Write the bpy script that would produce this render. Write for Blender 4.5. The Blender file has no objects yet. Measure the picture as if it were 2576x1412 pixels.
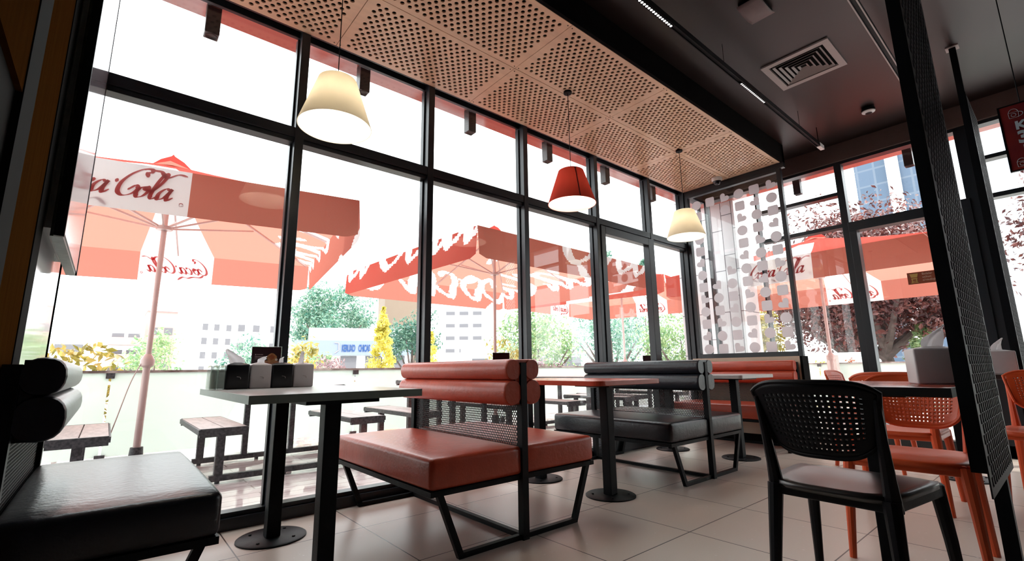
import bpy, bmesh, math, random
from mathutils import Vector, Matrix, Euler
PI = math.pi
sc = bpy.context.scene
COL = sc.collection
random.seed(7)

# ------------------------------------------------------------------ camera, sky, sun, exposure
EYE = Vector((0.0, 0.0, 0.85))
YAW, PIT, ROL = math.radians(40.277), math.radians(10.625), math.radians(-0.801)
FOC = 1187.4
cd = bpy.data.cameras.new('camera')
cam = bpy.data.objects.new('camera', cd)
COL.objects.link(cam)
cd.sensor_width = 36.0
cd.sensor_fit = 'HORIZONTAL'
cd.lens = FOC / 2576.0 * 36.0
cd.clip_start = 0.05
cd.clip_end = 400
_f = Vector((math.sin(YAW) * math.cos(PIT), math.cos(YAW) * math.cos(PIT), math.sin(PIT)))
_r = Vector((math.cos(YAW), -math.sin(YAW), 0))
_u = _r.cross(_f)
_r2 = _r * math.cos(ROL) + _u * math.sin(ROL)
_u2 = -_r * math.sin(ROL) + _u * math.cos(ROL)
_m = Matrix((_r2, _u2, -_f)).transposed().to_4x4()
_m.translation = EYE
cam.matrix_world = _m
sc.camera = cam

sc.view_settings.view_transform = 'Standard'
sc.view_settings.look = 'None'
sc.view_settings.gamma = 1.0
sc.view_settings.use_curve_mapping = False
sc.view_settings.exposure = 0.9

world = bpy.data.worlds.new('sky')
sc.world = world
world.use_nodes = True
bg = world.node_tree.nodes['Background']
bg.inputs[0].default_value = (0.94, 0.98, 1.0, 1)
bg.inputs[1].default_value = 2.6

sd = bpy.data.lights.new('sun', 'SUN')
sd.energy = 2.2
sd.angle = math.radians(1.0)
sd.color = (1.0, 0.95, 0.86)
sun = bpy.data.objects.new('sun', sd)
COL.objects.link(sun)
sun.rotation_euler = (-Vector((0.35, -0.60, 0.85))).to_track_quat('-Z', 'Y').to_euler()

# ------------------------------------------------------------------ materials
def mat(name, col, rough=0.5, metal=0.0, spec=0.5, noise=0.0, nscale=20.0, bump=0.0, bscale=60.0, coat=0.0, aniso=(1, 1, 1), col2=None):
    m = bpy.data.materials.new(name)
    m.use_nodes = True
    nt = m.node_tree
    b = nt.nodes['Principled BSDF']
    b.inputs['Base Color'].default_value = (*col, 1)
    b.inputs['Roughness'].default_value = rough
    b.inputs['Metallic'].default_value = metal
    b.inputs['Specular IOR Level'].default_value = spec
    b.inputs['Coat Weight'].default_value = coat
    tc = mp = None
    if noise or bump:
        tc = nt.nodes.new('ShaderNodeTexCoord')
        mp = nt.nodes.new('ShaderNodeMapping')
        mp.inputs['Scale'].default_value = aniso
        nt.links.new(tc.outputs['Object'], mp.inputs['Vector'])
    if noise:
        n = nt.nodes.new('ShaderNodeTexNoise')
        n.inputs['Scale'].default_value = nscale
        n.inputs['Detail'].default_value = 4
        nt.links.new(mp.outputs[0], n.inputs['Vector'])
        r = nt.nodes.new('ShaderNodeValToRGB')
        c2 = col2 or tuple(max(0, c * (1 - noise)) for c in col)
        r.color_ramp.elements[0].position = 0.35
        r.color_ramp.elements[1].position = 0.65
        r.color_ramp.elements[0].color = (*c2, 1)
        r.color_ramp.elements[1].color = (*col, 1)
        nt.links.new(n.outputs[0], r.inputs[0])
        nt.links.new(r.outputs[0], b.inputs['Base Color'])
    if bump:
        n = nt.nodes.new('ShaderNodeTexNoise')
        n.inputs['Scale'].default_value = bscale
        n.inputs['Detail'].default_value = 3
        nt.links.new(mp.outputs[0], n.inputs['Vector'])
        bp = nt.nodes.new('ShaderNodeBump')
        bp.inputs['Strength'].default_value = bump
        bp.inputs['Distance'].default_value = 0.01
        nt.links.new(n.outputs[0], bp.inputs['Height'])
        nt.links.new(bp.outputs[0], b.inputs['Normal'])
    return m

def glow(name, col, strength):
    m = mat(name, (0.8, 0.8, 0.8))
    b = m.node_tree.nodes['Principled BSDF']
    b.inputs['Emission Color'].default_value = (*col, 1)
    b.inputs['Emission Strength'].default_value = strength
    return m

def cloth(name, col, trans=0.5, rough=0.8, tcol=None):
    m = bpy.data.materials.new(name)
    m.use_nodes = True
    nt = m.node_tree
    nt.nodes.clear()
    o = nt.nodes.new('ShaderNodeOutputMaterial')
    d = nt.nodes.new('ShaderNodeBsdfDiffuse')
    t = nt.nodes.new('ShaderNodeBsdfTranslucent')
    x = nt.nodes.new('ShaderNodeMixShader')
    tc = nt.nodes.new('ShaderNodeTexCoord')
    n = nt.nodes.new('ShaderNodeTexNoise')
    n.inputs['Scale'].default_value = 3
    mix = nt.nodes.new('ShaderNodeMixRGB')
    mix.inputs[1].default_value = (*[c * 0.9 for c in col], 1)
    mix.inputs[2].default_value = (*col, 1)
    nt.links.new(tc.outputs['Object'], n.inputs['Vector'])
    nt.links.new(n.outputs[0], mix.inputs[0])
    nt.links.new(mix.outputs[0], d.inputs[0])
    if tcol: t.inputs[0].default_value = (*tcol, 1)
    else: nt.links.new(mix.outputs[0], t.inputs[0])
    x.inputs[0].default_value = trans
    nt.links.new(d.outputs[0], x.inputs[1])
    nt.links.new(t.outputs[0], x.inputs[2])
    nt.links.new(x.outputs[0], o.inputs[0])
    return m

def glass(name, tint=(1, 1, 1), refl=1.0, haze=0.0, hcol=(0.9, 1, 0.95)):
    m = bpy.data.materials.new(name)
    m.use_nodes = True
    nt = m.node_tree
    nt.nodes.clear()
    o = nt.nodes.new('ShaderNodeOutputMaterial')
    t = nt.nodes.new('ShaderNodeBsdfTransparent')
    t.inputs[0].default_value = (*tint, 1)
    g = nt.nodes.new('ShaderNodeBsdfGlossy')
    g.inputs['Roughness'].default_value = 0.0
    lw_ = nt.nodes.new('ShaderNodeLayerWeight')
    lw_.inputs['Blend'].default_value = 0.5
    pw = nt.nodes.new('ShaderNodeMath'); pw.operation = 'POWER'; pw.inputs[1].default_value = 5.0
    ma = nt.nodes.new('ShaderNodeMath'); ma.operation = 'MULTIPLY_ADD'; ma.inputs[1].default_value = 0.96; ma.inputs[2].default_value = 0.04
    mul = nt.nodes.new('ShaderNodeMath')
    mul.operation = 'MULTIPLY'
    mul.inputs[1].default_value = refl
    nt.links.new(lw_.outputs['Facing'], pw.inputs[0])
    nt.links.new(pw.outputs[0], ma.inputs[0])
    nt.links.new(ma.outputs[0], mul.inputs[0])
    x = nt.nodes.new('ShaderNodeMixShader')
    nt.links.new(mul.outputs[0], x.inputs[0])
    nt.links.new(t.outputs[0], x.inputs[1])
    nt.links.new(g.outputs[0], x.inputs[2])
    last = x
    if haze:
        d = nt.nodes.new('ShaderNodeBsdfTranslucent')
        d.inputs[0].default_value = (*hcol, 1)
        d2 = nt.nodes.new('ShaderNodeBsdfDiffuse')
        d2.inputs[0].default_value = (*hcol, 1)
        dd = nt.nodes.new('ShaderNodeMixShader')
        dd.inputs[0].default_value = 0.5
        nt.links.new(d.outputs[0], dd.inputs[1])
        nt.links.new(d2.outputs[0], dd.inputs[2])
        y = nt.nodes.new('ShaderNodeMixShader')
        y.inputs[0].default_value = haze
        nt.links.new(x.outputs[0], y.inputs[1])
        nt.links.new(dd.outputs[0], y.inputs[2])
        last = y
    nt.links.new(last.outputs[0], o.inputs[0])
    return m

M = {}
M['black'] = mat('black powder coated steel', (0.005, 0.006, 0.008), 0.45, 0.0, 0.14, bump=0.15, bscale=300)
M['frame'] = mat('anthracite window frame', (0.018, 0.022, 0.028), 0.32, 0.0, 0.4, bump=0.05, bscale=200)
M['red'] = mat('orange red leatherette', (0.52, 0.070, 0.032), 0.34, 0, 0.5, noise=0.12, nscale=14, bump=0.18, bscale=45)
M['charcoal'] = mat('charcoal leatherette', (0.011, 0.013, 0.020), 0.32, 0, 0.5, noise=0.2, nscale=14, bump=0.18, bscale=45)
M['mesh'] = mat('black perforated steel', (0.012, 0.012, 0.014), 0.55, 0, 0.35)
M['pale'] = mat('grey laminate', (0.50, 0.49, 0.48), 0.28, 0, 0.5, noise=0.06, nscale=30)
M['redtop'] = mat('red laminate', (0.52, 0.075, 0.04), 0.25, 0, 0.5, noise=0.06, nscale=30)
M['redplastic'] = mat('orange red plastic', (0.74, 0.105, 0.030), 0.38, 0, 0.5, bump=0.06, bscale=200)
M['blackplastic'] = mat('black plastic', (0.004, 0.004, 0.006), 0.42, 0, 0.2, bump=0.06, bscale=200)
M['wood'] = mat('beech veneer', (0.86, 0.60, 0.41), 0.28, 0, 0.5, noise=0.10, nscale=3, aniso=(1, 7, 1))
M['brown'] = mat('brown oak panel', (0.055, 0.022, 0.005), 0.9, 0, 0.0, noise=0.2, nscale=5, aniso=(9, 9, 1))
M['ceiling'] = mat('dark brown painted ceiling', (0.014, 0.0075, 0.007), 0.38, 0, 0.42, noise=0.12, nscale=1.5)
M['void'] = mat('black void felt', (0.004, 0.004, 0.004), 0.95, 0, 0.1)
M['shadecream'] = cloth('cream lamp fabric', (0.70, 0.64, 0.52), 0.40)
M['shadered'] = cloth('red lamp fabric', (0.50, 0.06, 0.04), 0.12)
M['shadein'] = cloth('white lamp lining', (0.92, 0.88, 0.80), 0.45)
M['bulb'] = glow('warm bulb', (1.0, 0.86, 0.66), 9.0)
M['led'] = glow('white led cell', (1.0, 0.97, 0.92), 5.0)
M['white'] = mat('white plastic', (0.78, 0.77, 0.76), 0.4, noise=0.04)
M['grille'] = mat('grey painted grille', (0.42, 0.37, 0.36), 0.45, noise=0.05)
M['boxwhite'] = mat('white plastic napkin box', (0.60, 0.56, 0.57), 0.35, noise=0.04)
M['boxblack'] = mat('black plastic napkin box', (0.010, 0.010, 0.012), 0.3, noise=0.1)
M['tissue'] = cloth('white paper napkin', (0.90, 0.88, 0.90), 0.4)
M['acrylic'] = glass('clear acrylic', (0.88, 0.92, 0.90), 1.0, 0.25)
M['umbred'] = cloth('red parasol canvas', (0.38, 0.040, 0.035), 0.36, tcol=(0.70, 0.32, 0.24))
M['umbwhite'] = cloth('white parasol canvas', (0.90, 0.90, 0.91), 0.45)
M['logored'] = cloth('red print', (0.45, 0.015, 0.02), 0.40, tcol=(0.80, 0.38, 0.36))
M['logowhite'] = cloth('white print', (0.92, 0.92, 0.92), 0.6)
M['pole'] = mat('cream painted pole', (0.60, 0.46, 0.44), 0.35, noise=0.05)
M['deck'] = None
M['slat'] = mat('pale plank', (0.62, 0.55, 0.54), 0.45, noise=0.25, nscale=6, aniso=(6, 1, 1))
M['outmetal'] = mat('black outdoor steel', (0.030, 0.033, 0.038), 0.5, noise=0.5, nscale=60, col2=(0.10, 0.10, 0.11))
M['soffit'] = mat('glossy red soffit', (0.50, 0.16, 0.13), 0.12, 0, 0.7, noise=0.2, nscale=2)
M['spotbody'] = mat('black spotlight body', (0.02, 0.018, 0.02), 0.4)
M['cream'] = mat('cream painted wall', (0.62, 0.50, 0.38), 0.55, noise=0.05)
M['orange'] = mat('orange canvas awning', (0.70, 0.26, 0.10), 0.6, noise=0.3, nscale=3)

def line_mask(nt, src, axis, pitch, off, w, x0=0.0):
    pass

def floor_mat():
    m = bpy.data.materials.new('beige terrazzo tiles')
    m.use_nodes = True
    nt = m.node_tree
    b = nt.nodes['Principled BSDF']
    tc = nt.nodes.new('ShaderNodeTexCoord')
    mp = nt.nodes.new('ShaderNodeMapping')
    mp.inputs['Location'].default_value = (-0.56 + 0.62 * 10, -2.07 + 0.622 * 10, 0)
    nt.links.new(tc.outputs['Object'], mp.inputs['Vector'])
    br = nt.nodes.new('ShaderNodeTexBrick')
    br.offset = 0.0
    br.squash = 1.0
    br.inputs['Scale'].default_value = 1.0
    br.inputs['Brick Width'].default_value = 0.62
    br.inputs['Row Height'].default_value = 0.622
    br.inputs['Mortar Size'].default_value = 0.0032
    br.inputs['Mortar Smooth'].default_value = 0.1
    br.inputs['Color1'].default_value = (0.63, 0.55, 0.48, 1)
    br.inputs['Color2'].default_value = (0.68, 0.595, 0.52, 1)
    br.inputs['Mortar'].default_value = (0.05, 0.035, 0.03, 1)
    nt.links.new(mp.outputs[0], br.inputs['Vector'])
    v = nt.nodes.new('ShaderNodeTexVoronoi')
    v.inputs['Scale'].default_value = 26
    nt.links.new(tc.outputs['Object'], v.inputs['Vector'])
    r = nt.nodes.new('ShaderNodeValToRGB')
    r.color_ramp.elements[0].position = 0.09
    r.color_ramp.elements[0].color = (1, 1, 1, 1)
    r.color_ramp.elements[1].position = 0.17
    r.color_ramp.elements[1].color = (0, 0, 0, 1)
    nt.links.new(v.outputs['Distance'], r.inputs[0])
    n = nt.nodes.new('ShaderNodeTexNoise')
    n.inputs['Scale'].default_value = 9
    nt.links.new(tc.outputs['Object'], n.inputs['Vector'])
    r2 = nt.nodes.new('ShaderNodeValToRGB')
    r2.color_ramp.elements[0].position = 0.5
    r2.color_ramp.elements[1].position = 0.62
    nt.links.new(n.outputs[0], r2.inputs[0])
    mu = nt.nodes.new('ShaderNodeMath')
    mu.operation = 'MULTIPLY'
    nt.links.new(r.outputs[0], mu.inputs[0])
    nt.links.new(r2.outputs[0], mu.inputs[1])
    mx = nt.nodes.new('ShaderNodeMixRGB')
    mx.inputs[2].default_value = (0.78, 0.71, 0.67, 1)
    nt.links.new(mu.outputs[0], mx.inputs[0])
    nt.links.new(br.outputs['Color'], mx.inputs[1])
    nt.links.new(mx.outputs[0], b.inputs['Base Color'])
    b.inputs['Roughness'].default_value = 0.33
    b.inputs['Specular IOR Level'].default_value = 0.45
    return m
M['floor'] = floor_mat()

def brickmat(name, c1, c2, mortar, w, h, ms, offset=0.5, rough=0.5, axes='XY', spec=0.5, noise_rough=0.0):
    m = bpy.data.materials.new(name)
    m.use_nodes = True
    nt = m.node_tree
    b = nt.nodes['Principled BSDF']
    tc = nt.nodes.new('ShaderNodeTexCoord')
    vec = tc.outputs['Object']
    if axes != 'XY':
        sp = nt.nodes.new('ShaderNodeSeparateXYZ')
        cb = nt.nodes.new('ShaderNodeCombineXYZ')
        nt.links.new(vec, sp.inputs[0])
        nt.links.new(sp.outputs[axes[0]], cb.inputs[0])
        nt.links.new(sp.outputs[axes[1]], cb.inputs[1])
        vec = cb.outputs[0]
    br = nt.nodes.new('ShaderNodeTexBrick')
    br.offset = offset
    br.inputs['Scale'].default_value = 1.0
    br.inputs['Brick Width'].default_value = w
    br.inputs['Row Height'].default_value = h
    br.inputs['Mortar Size'].default_value = ms
    br.inputs['Color1'].default_value = (*c1, 1)
    br.inputs['Color2'].default_value = (*c2, 1)
    br.inputs['Mortar'].default_value = (*mortar, 1)
    nt.links.new(vec, br.inputs['Vector'])
    nt.links.new(br.outputs['Color'], b.inputs['Base Color'])
    b.inputs['Roughness'].default_value = rough
    b.inputs['Specular IOR Level'].default_value = spec
    if noise_rough:
        n = nt.nodes.new('ShaderNodeTexNoise')
        n.inputs['Scale'].default_value = 2.5
        nt.links.new(tc.outputs['Object'], n.inputs['Vector'])
        r = nt.nodes.new('ShaderNodeValToRGB')
        r.color_ramp.elements[0].color = (0.03, 0.03, 0.03, 1)
        r.color_ramp.elements[1].color = (rough, rough, rough, 1)
        r.color_ramp.elements[0].position = 0.42
        r.color_ramp.elements[1].position = 0.6
        nt.links.new(n.outputs[0], r.inputs[0])
        nt.links.new(r.outputs[0], b.inputs['Roughness'])
    return m
M['tile'] = brickmat('white facade tiles', (0.84, 0.80, 0.82), (0.78, 0.74, 0.77), (0.16, 0.14, 0.16), 0.62, 0.16, 0.006, 0.37, 0.4, axes='ZY')
M['deck'] = brickmat('wet terrace planks', (0.74, 0.66, 0.66), (0.64, 0.56, 0.56), (0.35, 0.27, 0.26), 1.6, 0.14, 0.006, 0.4, 0.35, noise_rough=0.1)
M['ground'] = mat('pale paving', (0.60, 0.58, 0.55), 0.8, noise=0.1, nscale=0.3)
M['gloss'] = mat('glossy white wall cladding', (0.62, 0.62, 0.64), 0.07, 0, 0.8, noise=0.03)
M['boardface'] = mat('glossy display face', (0.34, 0.30, 0.34), 0.10, 0, 0.9, noise=0.05)
M['boardedge'] = mat('grey display edge', (0.10, 0.13, 0.13), 0.4, noise=0.4, nscale=30)
M['pane'] = glass('window glass', (0.97, 0.985, 0.98), 0.9)
M['frost'] = glass('frosted barrier glass', (0.92, 1.0, 0.96), 0.5, 0.85, (0.86, 0.93, 0.89))
M['sticker'] = cloth('frosted sticker', (0.72, 0.66, 0.69), 0.5)
M['rail'] = mat('weathered top rail', (0.14, 0.10, 0.09), 0.6, noise=0.5, nscale=6, col2=(0.5, 0.45, 0.42))
M['bwall'] = mat('white render facade', (0.80, 0.79, 0.79), 0.8, noise=0.03, nscale=0.3)
M['bpink'] = mat('pinkish render facade', (0.42, 0.27, 0.25), 0.8, noise=0.03, nscale=0.3)
M['bwin'] = mat('grey window opening', (0.16, 0.155, 0.17), 0.9, 0, 0.1)
M['bblue'] = brickmat('blue tower glazing', (0.050, 0.085, 0.14), (0.065, 0.10, 0.16), (0.10, 0.13, 0.18), 1.5, 1.8, 0.10, 0, 0.3, axes='YZ')
M['bfin'] = brickmat('white ribbed tower wall', (0.78, 0.78, 0.80), (0.74, 0.75, 0.78), (0.45, 0.50, 0.60), 0.9, 60, 0.13, 0, 0.6, axes='YZ')
M['bluetext'] = mat('blue sign lettering', (0.01, 0.06, 0.22), 0.5)
M['signband'] = mat('pale sign fascia', (0.21, 0.245, 0.33), 0.8)
M['brownb'] = mat('brown building wall', (0.22, 0.16, 0.12), 0.8, noise=0.05)
M['trunk'] = mat('grey brown bark', (0.16, 0.12, 0.11), 0.9, noise=0.4, nscale=8, bump=0.4, bscale=20)

def leafmat(name, c1, c2, trans=0.35):
    m = bpy.data.materials.new(name)
    m.use_nodes = True
    nt = m.node_tree
    nt.nodes.clear()
    o = nt.nodes.new('ShaderNodeOutputMaterial')
    tc = nt.nodes.new('ShaderNodeTexCoord')
    n = nt.nodes.new('ShaderNodeTexNoise')
    n.inputs['Scale'].default_value = 4.0
    n.inputs['Detail'].default_value = 5
    nt.links.new(tc.outputs['Object'], n.inputs['Vector'])
    r = nt.nodes.new('ShaderNodeValToRGB')
    r.color_ramp.elements[0].position = 0.42
    r.color_ramp.elements[1].position = 0.58
    r.color_ramp.elements[0].color = (*c1, 1)
    r.color_ramp.elements[1].color = (*c2, 1)
    nt.links.new(n.outputs[0], r.inputs[0])
    p = nt.nodes.new('ShaderNodeBsdfPrincipled')
    p.inputs['Roughness'].default_value = 0.28
    p.inputs['Specular IOR Level'].default_value = 0.6
    t = nt.nodes.new('ShaderNodeBsdfTranslucent')
    x = nt.nodes.new('ShaderNodeMixShader')
    x.inputs[0].default_value = trans
    nt.links.new(r.outputs[0], p.inputs['Base Color'])
    nt.links.new(r.outputs[0], t.inputs[0])
    nt.links.new(p.outputs[0], x.inputs[1])
    nt.links.new(t.outputs[0], x.inputs[2])
    nt.links.new(x.outputs[0], o.inputs[0])
    return m
M['lgreen'] = leafmat('soft green foliage', (0.16, 0.30, 0.14), (0.42, 0.52, 0.26))
M['lblue'] = leafmat('blue green foliage', (0.06, 0.20, 0.15), (0.30, 0.44, 0.32))
M['ldark'] = leafmat('deep green foliage', (0.04, 0.13, 0.10), (0.14, 0.26, 0.18))
M['lyellow'] = leafmat('yellow conifer foliage', (0.50, 0.44, 0.05), (0.85, 0.76, 0.22), 0.5)
M['lolive'] = leafmat('yellow olive leaves', (0.25, 0.22, 0.04), (0.60, 0.46, 0.14), 0.5)
M['lplum'] = leafmat('dark plum leaves', (0.07, 0.022, 0.024), (0.19, 0.06, 0.05), 0.2)
M['lpurple'] = leafmat('dull purple shrub leaves', (0.22, 0.12, 0.14), (0.42, 0.30, 0.30))
M['lredleaf'] = leafmat('red flowering leaves', (0.45, 0.06, 0.03), (0.55, 0.22, 0.06), 0.4)

# ------------------------------------------------------------------ helpers
def link(name, mesh, parent=None):
    o = bpy.data.objects.new(name, mesh)
    COL.objects.link(o)
    if parent:
        o.parent = parent
    return o

def thing(name, label, cat, loc=(0, 0, 0), rz=0.0, group=None):
    o = bpy.data.objects.new(name, None)
    COL.objects.link(o)
    o.location = loc
    o.rotation_euler = (0, 0, rz)
    o.empty_display_size = 0.1
    return tag(o, label, cat, group)

def tag(o, label=None, cat=None, group=None, kind=None):
    if label: o['label'] = label
    if cat: o['category'] = cat
    if group: o['group'] = group
    if kind: o['kind'] = kind
    return o

def copy_tree(o, parent=None):
    c = o.copy()
    COL.objects.link(c)
    if parent: c.parent = parent
    for ch in list(o.children):
        copy_tree(ch, c)
    return c

class MB:
    """collects shapes for one mesh"""
    def __init__(s): s.v = []; s.f = []; s.smooth = []
    def add(s, vs, fs, smooth=False):
        k = len(s.v)
        s.v += [tuple(p) for p in vs]
        s.f += [tuple(i + k for i in f) for f in fs]
        s.smooth += [smooth] * len(fs)
        return s
    def box(s, x0, x1, y0, y1, z0, z1):
        vs = [(x, y, z) for z in (z0, z1) for x, y in ((x0, y0), (x1, y0), (x1, y1), (x0, y1))]
        return s.add(vs, [(3, 2, 1, 0), (4, 5, 6, 7), (0, 1, 5, 4), (1, 2, 6, 5), (2, 3, 7, 6), (3, 0, 4, 7)])
    def bar(s, a, b, w, h=None, up=(0, 0, 1)):
        a, b = Vector(a), Vector(b)
        h = h or w
        d = (b - a).normalized()
        upv = Vector(up)
        if abs(d.dot(upv)) > 0.98: upv = Vector((0, 1, 0))
        r = d.cross(upv).normalized() * w / 2
        u = r.cross(d).normalized() * h / 2
        vs = [a - r - u, a + r - u, a + r + u, a - r + u, b - r - u, b + r - u, b + r + u, b - r + u]
        return s.add(vs, [(0, 1, 2, 3), (7, 6, 5, 4), (0, 4, 5, 1), (1, 5, 6, 2), (2, 6, 7, 3), (3, 7, 4, 0)])
    def tube(s, pts, rad, n=10, caps=True):
        pts = [Vector(p) for p in pts]
        rads = rad if isinstance(rad, (list, tuple)) else [rad] * len(pts)
        vs = []
        prev = None
        for i, p in enumerate(pts):
            d = (pts[min(i + 1, len(pts) - 1)] - pts[max(i - 1, 0)]).normalized()
            if prev is None:
                r = d.orthogonal().normalized()
            else:
                r = (prev - d * prev.dot(d)).normalized()
            prev = r
            u = d.cross(r)
            for k in range(n):
                a = 2 * PI * k / n
                vs.append(p + (r * math.cos(a) + u * math.sin(a)) * rads[i])
        fs = []
        for i in range(len(pts) - 1):
            for k in range(n):
                a, b = i * n + k, i * n + (k + 1) % n
                fs.append((a, b, b + n, a + n))
        if caps:
            fs.append(tuple(reversed(range(n))))
            fs.append(tuple(range((len(pts) - 1) * n, len(pts) * n)))
        return s.add(vs, fs, True)
    def lathe(s, prof, n=32, c=(0, 0, 0)):
        vs = []
        for r, z in prof:
            for k in range(n):
                a = 2 * PI * k / n
                vs.append((c[0] + r * math.cos(a), c[1] + r * math.sin(a), c[2] + z))
        fs = []
        for i in range(len(prof) - 1):
            for k in range(n):
                a, b = i * n + k, i * n + (k + 1) % n
                fs.append((a, b, b + n, a + n))
        return s.add(vs, fs, True)
    def extrude_y(s, prof, y0, y1, inset=0.0):
        """closed xz profile extruded along y, ends slightly rounded"""
        n = len(prof)
        cx = sum(p[0] for p in prof) / n
        cz = sum(p[1] for p in prof) / n
        rings = [(y0, 1 - inset * 1.6), (y0 + 0.006, 1 - inset * 0.5), (y0 + 0.018, 1), (y1 - 0.018, 1), (y1 - 0.006, 1 - inset * 0.5), (y1, 1 - inset * 1.6)]
        vs = []
        for y, k in rings:
            for x, z in prof:
                vs.append((cx + (x - cx) * k, y, cz + (z - cz) * k))
        fs = []
        for i in range(len(rings) - 1):
            for k in range(n):
                a, b = i * n + k, i * n + (k + 1) % n
                fs.append((a, a + n, b + n, b))
        fs.append(tuple(range(n)))
        fs.append(tuple(reversed(range((len(rings) - 1) * n, len(rings) * n))))
        return s.add(vs, fs, True)
    def mesh(s, name, m, auto=35):
        me = bpy.data.meshes.new(name)
        me.from_pydata([tuple(v) for v in s.v], [], s.f)
        me.polygons.foreach_set('use_smooth', s.smooth)
        if m: me.materials.append(m)
        me.update()
        if any(s.smooth):
            try: me.set_sharp_from_angle(angle=math.radians(auto))
            except Exception: pass
        return me
    def build(s, name, m, parent=None):
        me = s.mesh(name, m)
        bm = bmesh.new(); bm.from_mesh(me)
        bmesh.ops.recalc_face_normals(bm, faces=bm.faces)
        bm.to_mesh(me); bm.free()
        return link(name, me, parent)

def rbox_mesh(name, m, sx, sy, sz, bev, seg=3, crown=0.0, div=6):
    """upholstered block: rounded edges, top slightly crowned, origin at its centre"""
    bm = bmesh.new()
    bmesh.ops.create_cube(bm, size=1)
    for v in bm.verts: v.co = Vector((v.co.x * sx, v.co.y * sy, v.co.z * sz))
    bmesh.ops.bevel(bm, geom=list(bm.edges), offset=bev, segments=seg, profile=0.5, affect='EDGES')
    if crown:
        bmesh.ops.subdivide_edges(bm, edges=[e for e in bm.edges if e.calc_length() > 0.15], cuts=div, use_grid_fill=True)
        for v in bm.verts:
            fx = max(0, 1 - (2 * v.co.x / sx) ** 2)
            fy = max(0, 1 - (2 * v.co.y / sy) ** 2)
            fz = max(0, 1 - (2 * v.co.z / sz) ** 2)
            if v.co.z > sz * 0.4: v.co.z += crown * (fx * fy) ** 0.6
            if abs(v.co.x) > sx * 0.45: v.co.x += math.copysign(crown * 0.6 * (fy * fz) ** 0.5, v.co.x)
            if abs(v.co.y) > sy * 0.45: v.co.y += math.copysign(crown * 0.6 * (fx * fz) ** 0.5, v.co.y)
    for f in bm.faces: f.smooth = True
    me = bpy.data.meshes.new(name)
    bm.to_mesh(me); bm.free()
    if m: me.materials.append(m)
    return me

def bevel(o, w=0.003, seg=2):
    md = o.modifiers.new('bevel', 'BEVEL')
    md.width = w; md.segments = seg; md.limit_method = 'ANGLE'
    return o

def solid(o, t):
    md = o.modifiers.new('thickness', 'SOLIDIFY')
    md.thickness = t; md.offset = 0
    return o

def perforated(w, h, pitch, rad, hexa=True, nside=6, margin=0.0, rowk=None):
    """sheet in the xy plane from (0,0) to (w,h) with staggered holes; returns MB"""
    mb = MB()
    rh = rowk or pitch * 0.866
    nr = int((h - 2 * margin) / rh)
    nc = int((w - 2 * margin) / pitch)
    oy = (h - nr * rh) / 2
    ox = (w - (nc) * pitch) / 2
    for j in range(nr):
        off = pitch / 2 if j % 2 else 0.0
        cols = nc - (1 if j % 2 else 0)
        y0 = oy + j * rh
        y1 = y0 + rh
        if off:
            for (a, b) in ((ox, ox + off), (w - ox - off, w - ox)):
                mb.add([(a, y0, 0), (b, y0, 0), (b, y1, 0), (a, y1, 0)], [(0, 1, 2, 3)])
        for i in range(cols):
            x0 = ox + off + i * pitch
            x1 = x0 + pitch
            cx, cy = (x0 + x1) / 2, (y0 + y1) / 2
            inner = []
            outer = []
            for k in range(nside):
                a = 2 * PI * (k + 0.5) / nside
                c, s_ = math.cos(a), math.sin(a)
                inner.append((cx + rad * c, cy + rad * s_, 0))
                t = min((pitch / 2) / max(abs(c), 1e-6), (rh / 2) / max(abs(s_), 1e-6))
                outer.append((cx + t * c, cy + t * s_, 0))
            corners = [(x1, y1), (x0, y1), (x0, y0), (x1, y0)]
            vs = inner + outer + [(p[0], p[1], 0) for p in corners]
            fs = []
            ca = [math.atan2(p[1] - cy, p[0] - cx) % (2 * PI) for p in corners]
            for k in range(nside):
                k2 = (k + 1) % nside
                a0 = 2 * PI * (k + 0.5) / nside
                a1 = 2 * PI * (k + 1.5) / nside
                f = [k, nside + k]
                for q in range(4):
                    for base in (0, 2 * PI):
                        if a0 + 1e-6 < ca[q] + base < a1 - 1e-6: f.append(2 * nside + q)
                f += [nside + k2, k2]
                fs.append(tuple(f))
            mb.add(vs, fs)
    for (a, b, c, d) in ((0, w, 0, oy), (0, w, h - oy, h), (0, ox, oy, h - oy), (w - ox, w, oy, h - oy)):
        if b - a > 1e-4 and d - c > 1e-4:
            mb.add([(a, c, 0), (b, c, 0), (b, d, 0), (a, d, 0)], [(0, 1, 2, 3)])
    return mb

def text_mesh(body, size, m, extrude=0.0005, align='LEFT', bold=0.0, space=1.0):
    cu = bpy.data.curves.new('lettering', 'FONT')
    cu.body = body; cu.size = size; cu.extrude = extrude; cu.align_x = align
    cu.offset = bold; cu.space_character = space; cu.resolution_u = 3
    o = bpy.data.objects.new('lettering', cu)
    COL.objects.link(o)
    bpy.context.view_layer.update()
    dg = bpy.context.evaluated_depsgraph_get()
    me = bpy.data.meshes.new_from_object(o.evaluated_get(dg))
    bpy.data.objects.remove(o)
    bpy.data.curves.remove(cu)
    me.materials.clear()
    me.materials.append(m)
    return me

def smooth_path(pts, n=7):
    out = []
    P = [Vector(p) for p in pts]
    for i in range(len(P) - 1):
        p0 = P[max(i - 1, 0)]; p1 = P[i]; p2 = P[i + 1]; p3 = P[min(i + 2, len(P) - 1)]
        for k in range(n):
            t = k / n
            out.append(0.5 * ((2 * p1) + (-p0 + p2) * t + (2 * p0 - 5 * p1 + 4 * p2 - p3) * t * t + (-p0 + 3 * p1 - 3 * p2 + p3) * t ** 3))
    out.append(P[-1])
    return out

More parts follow.
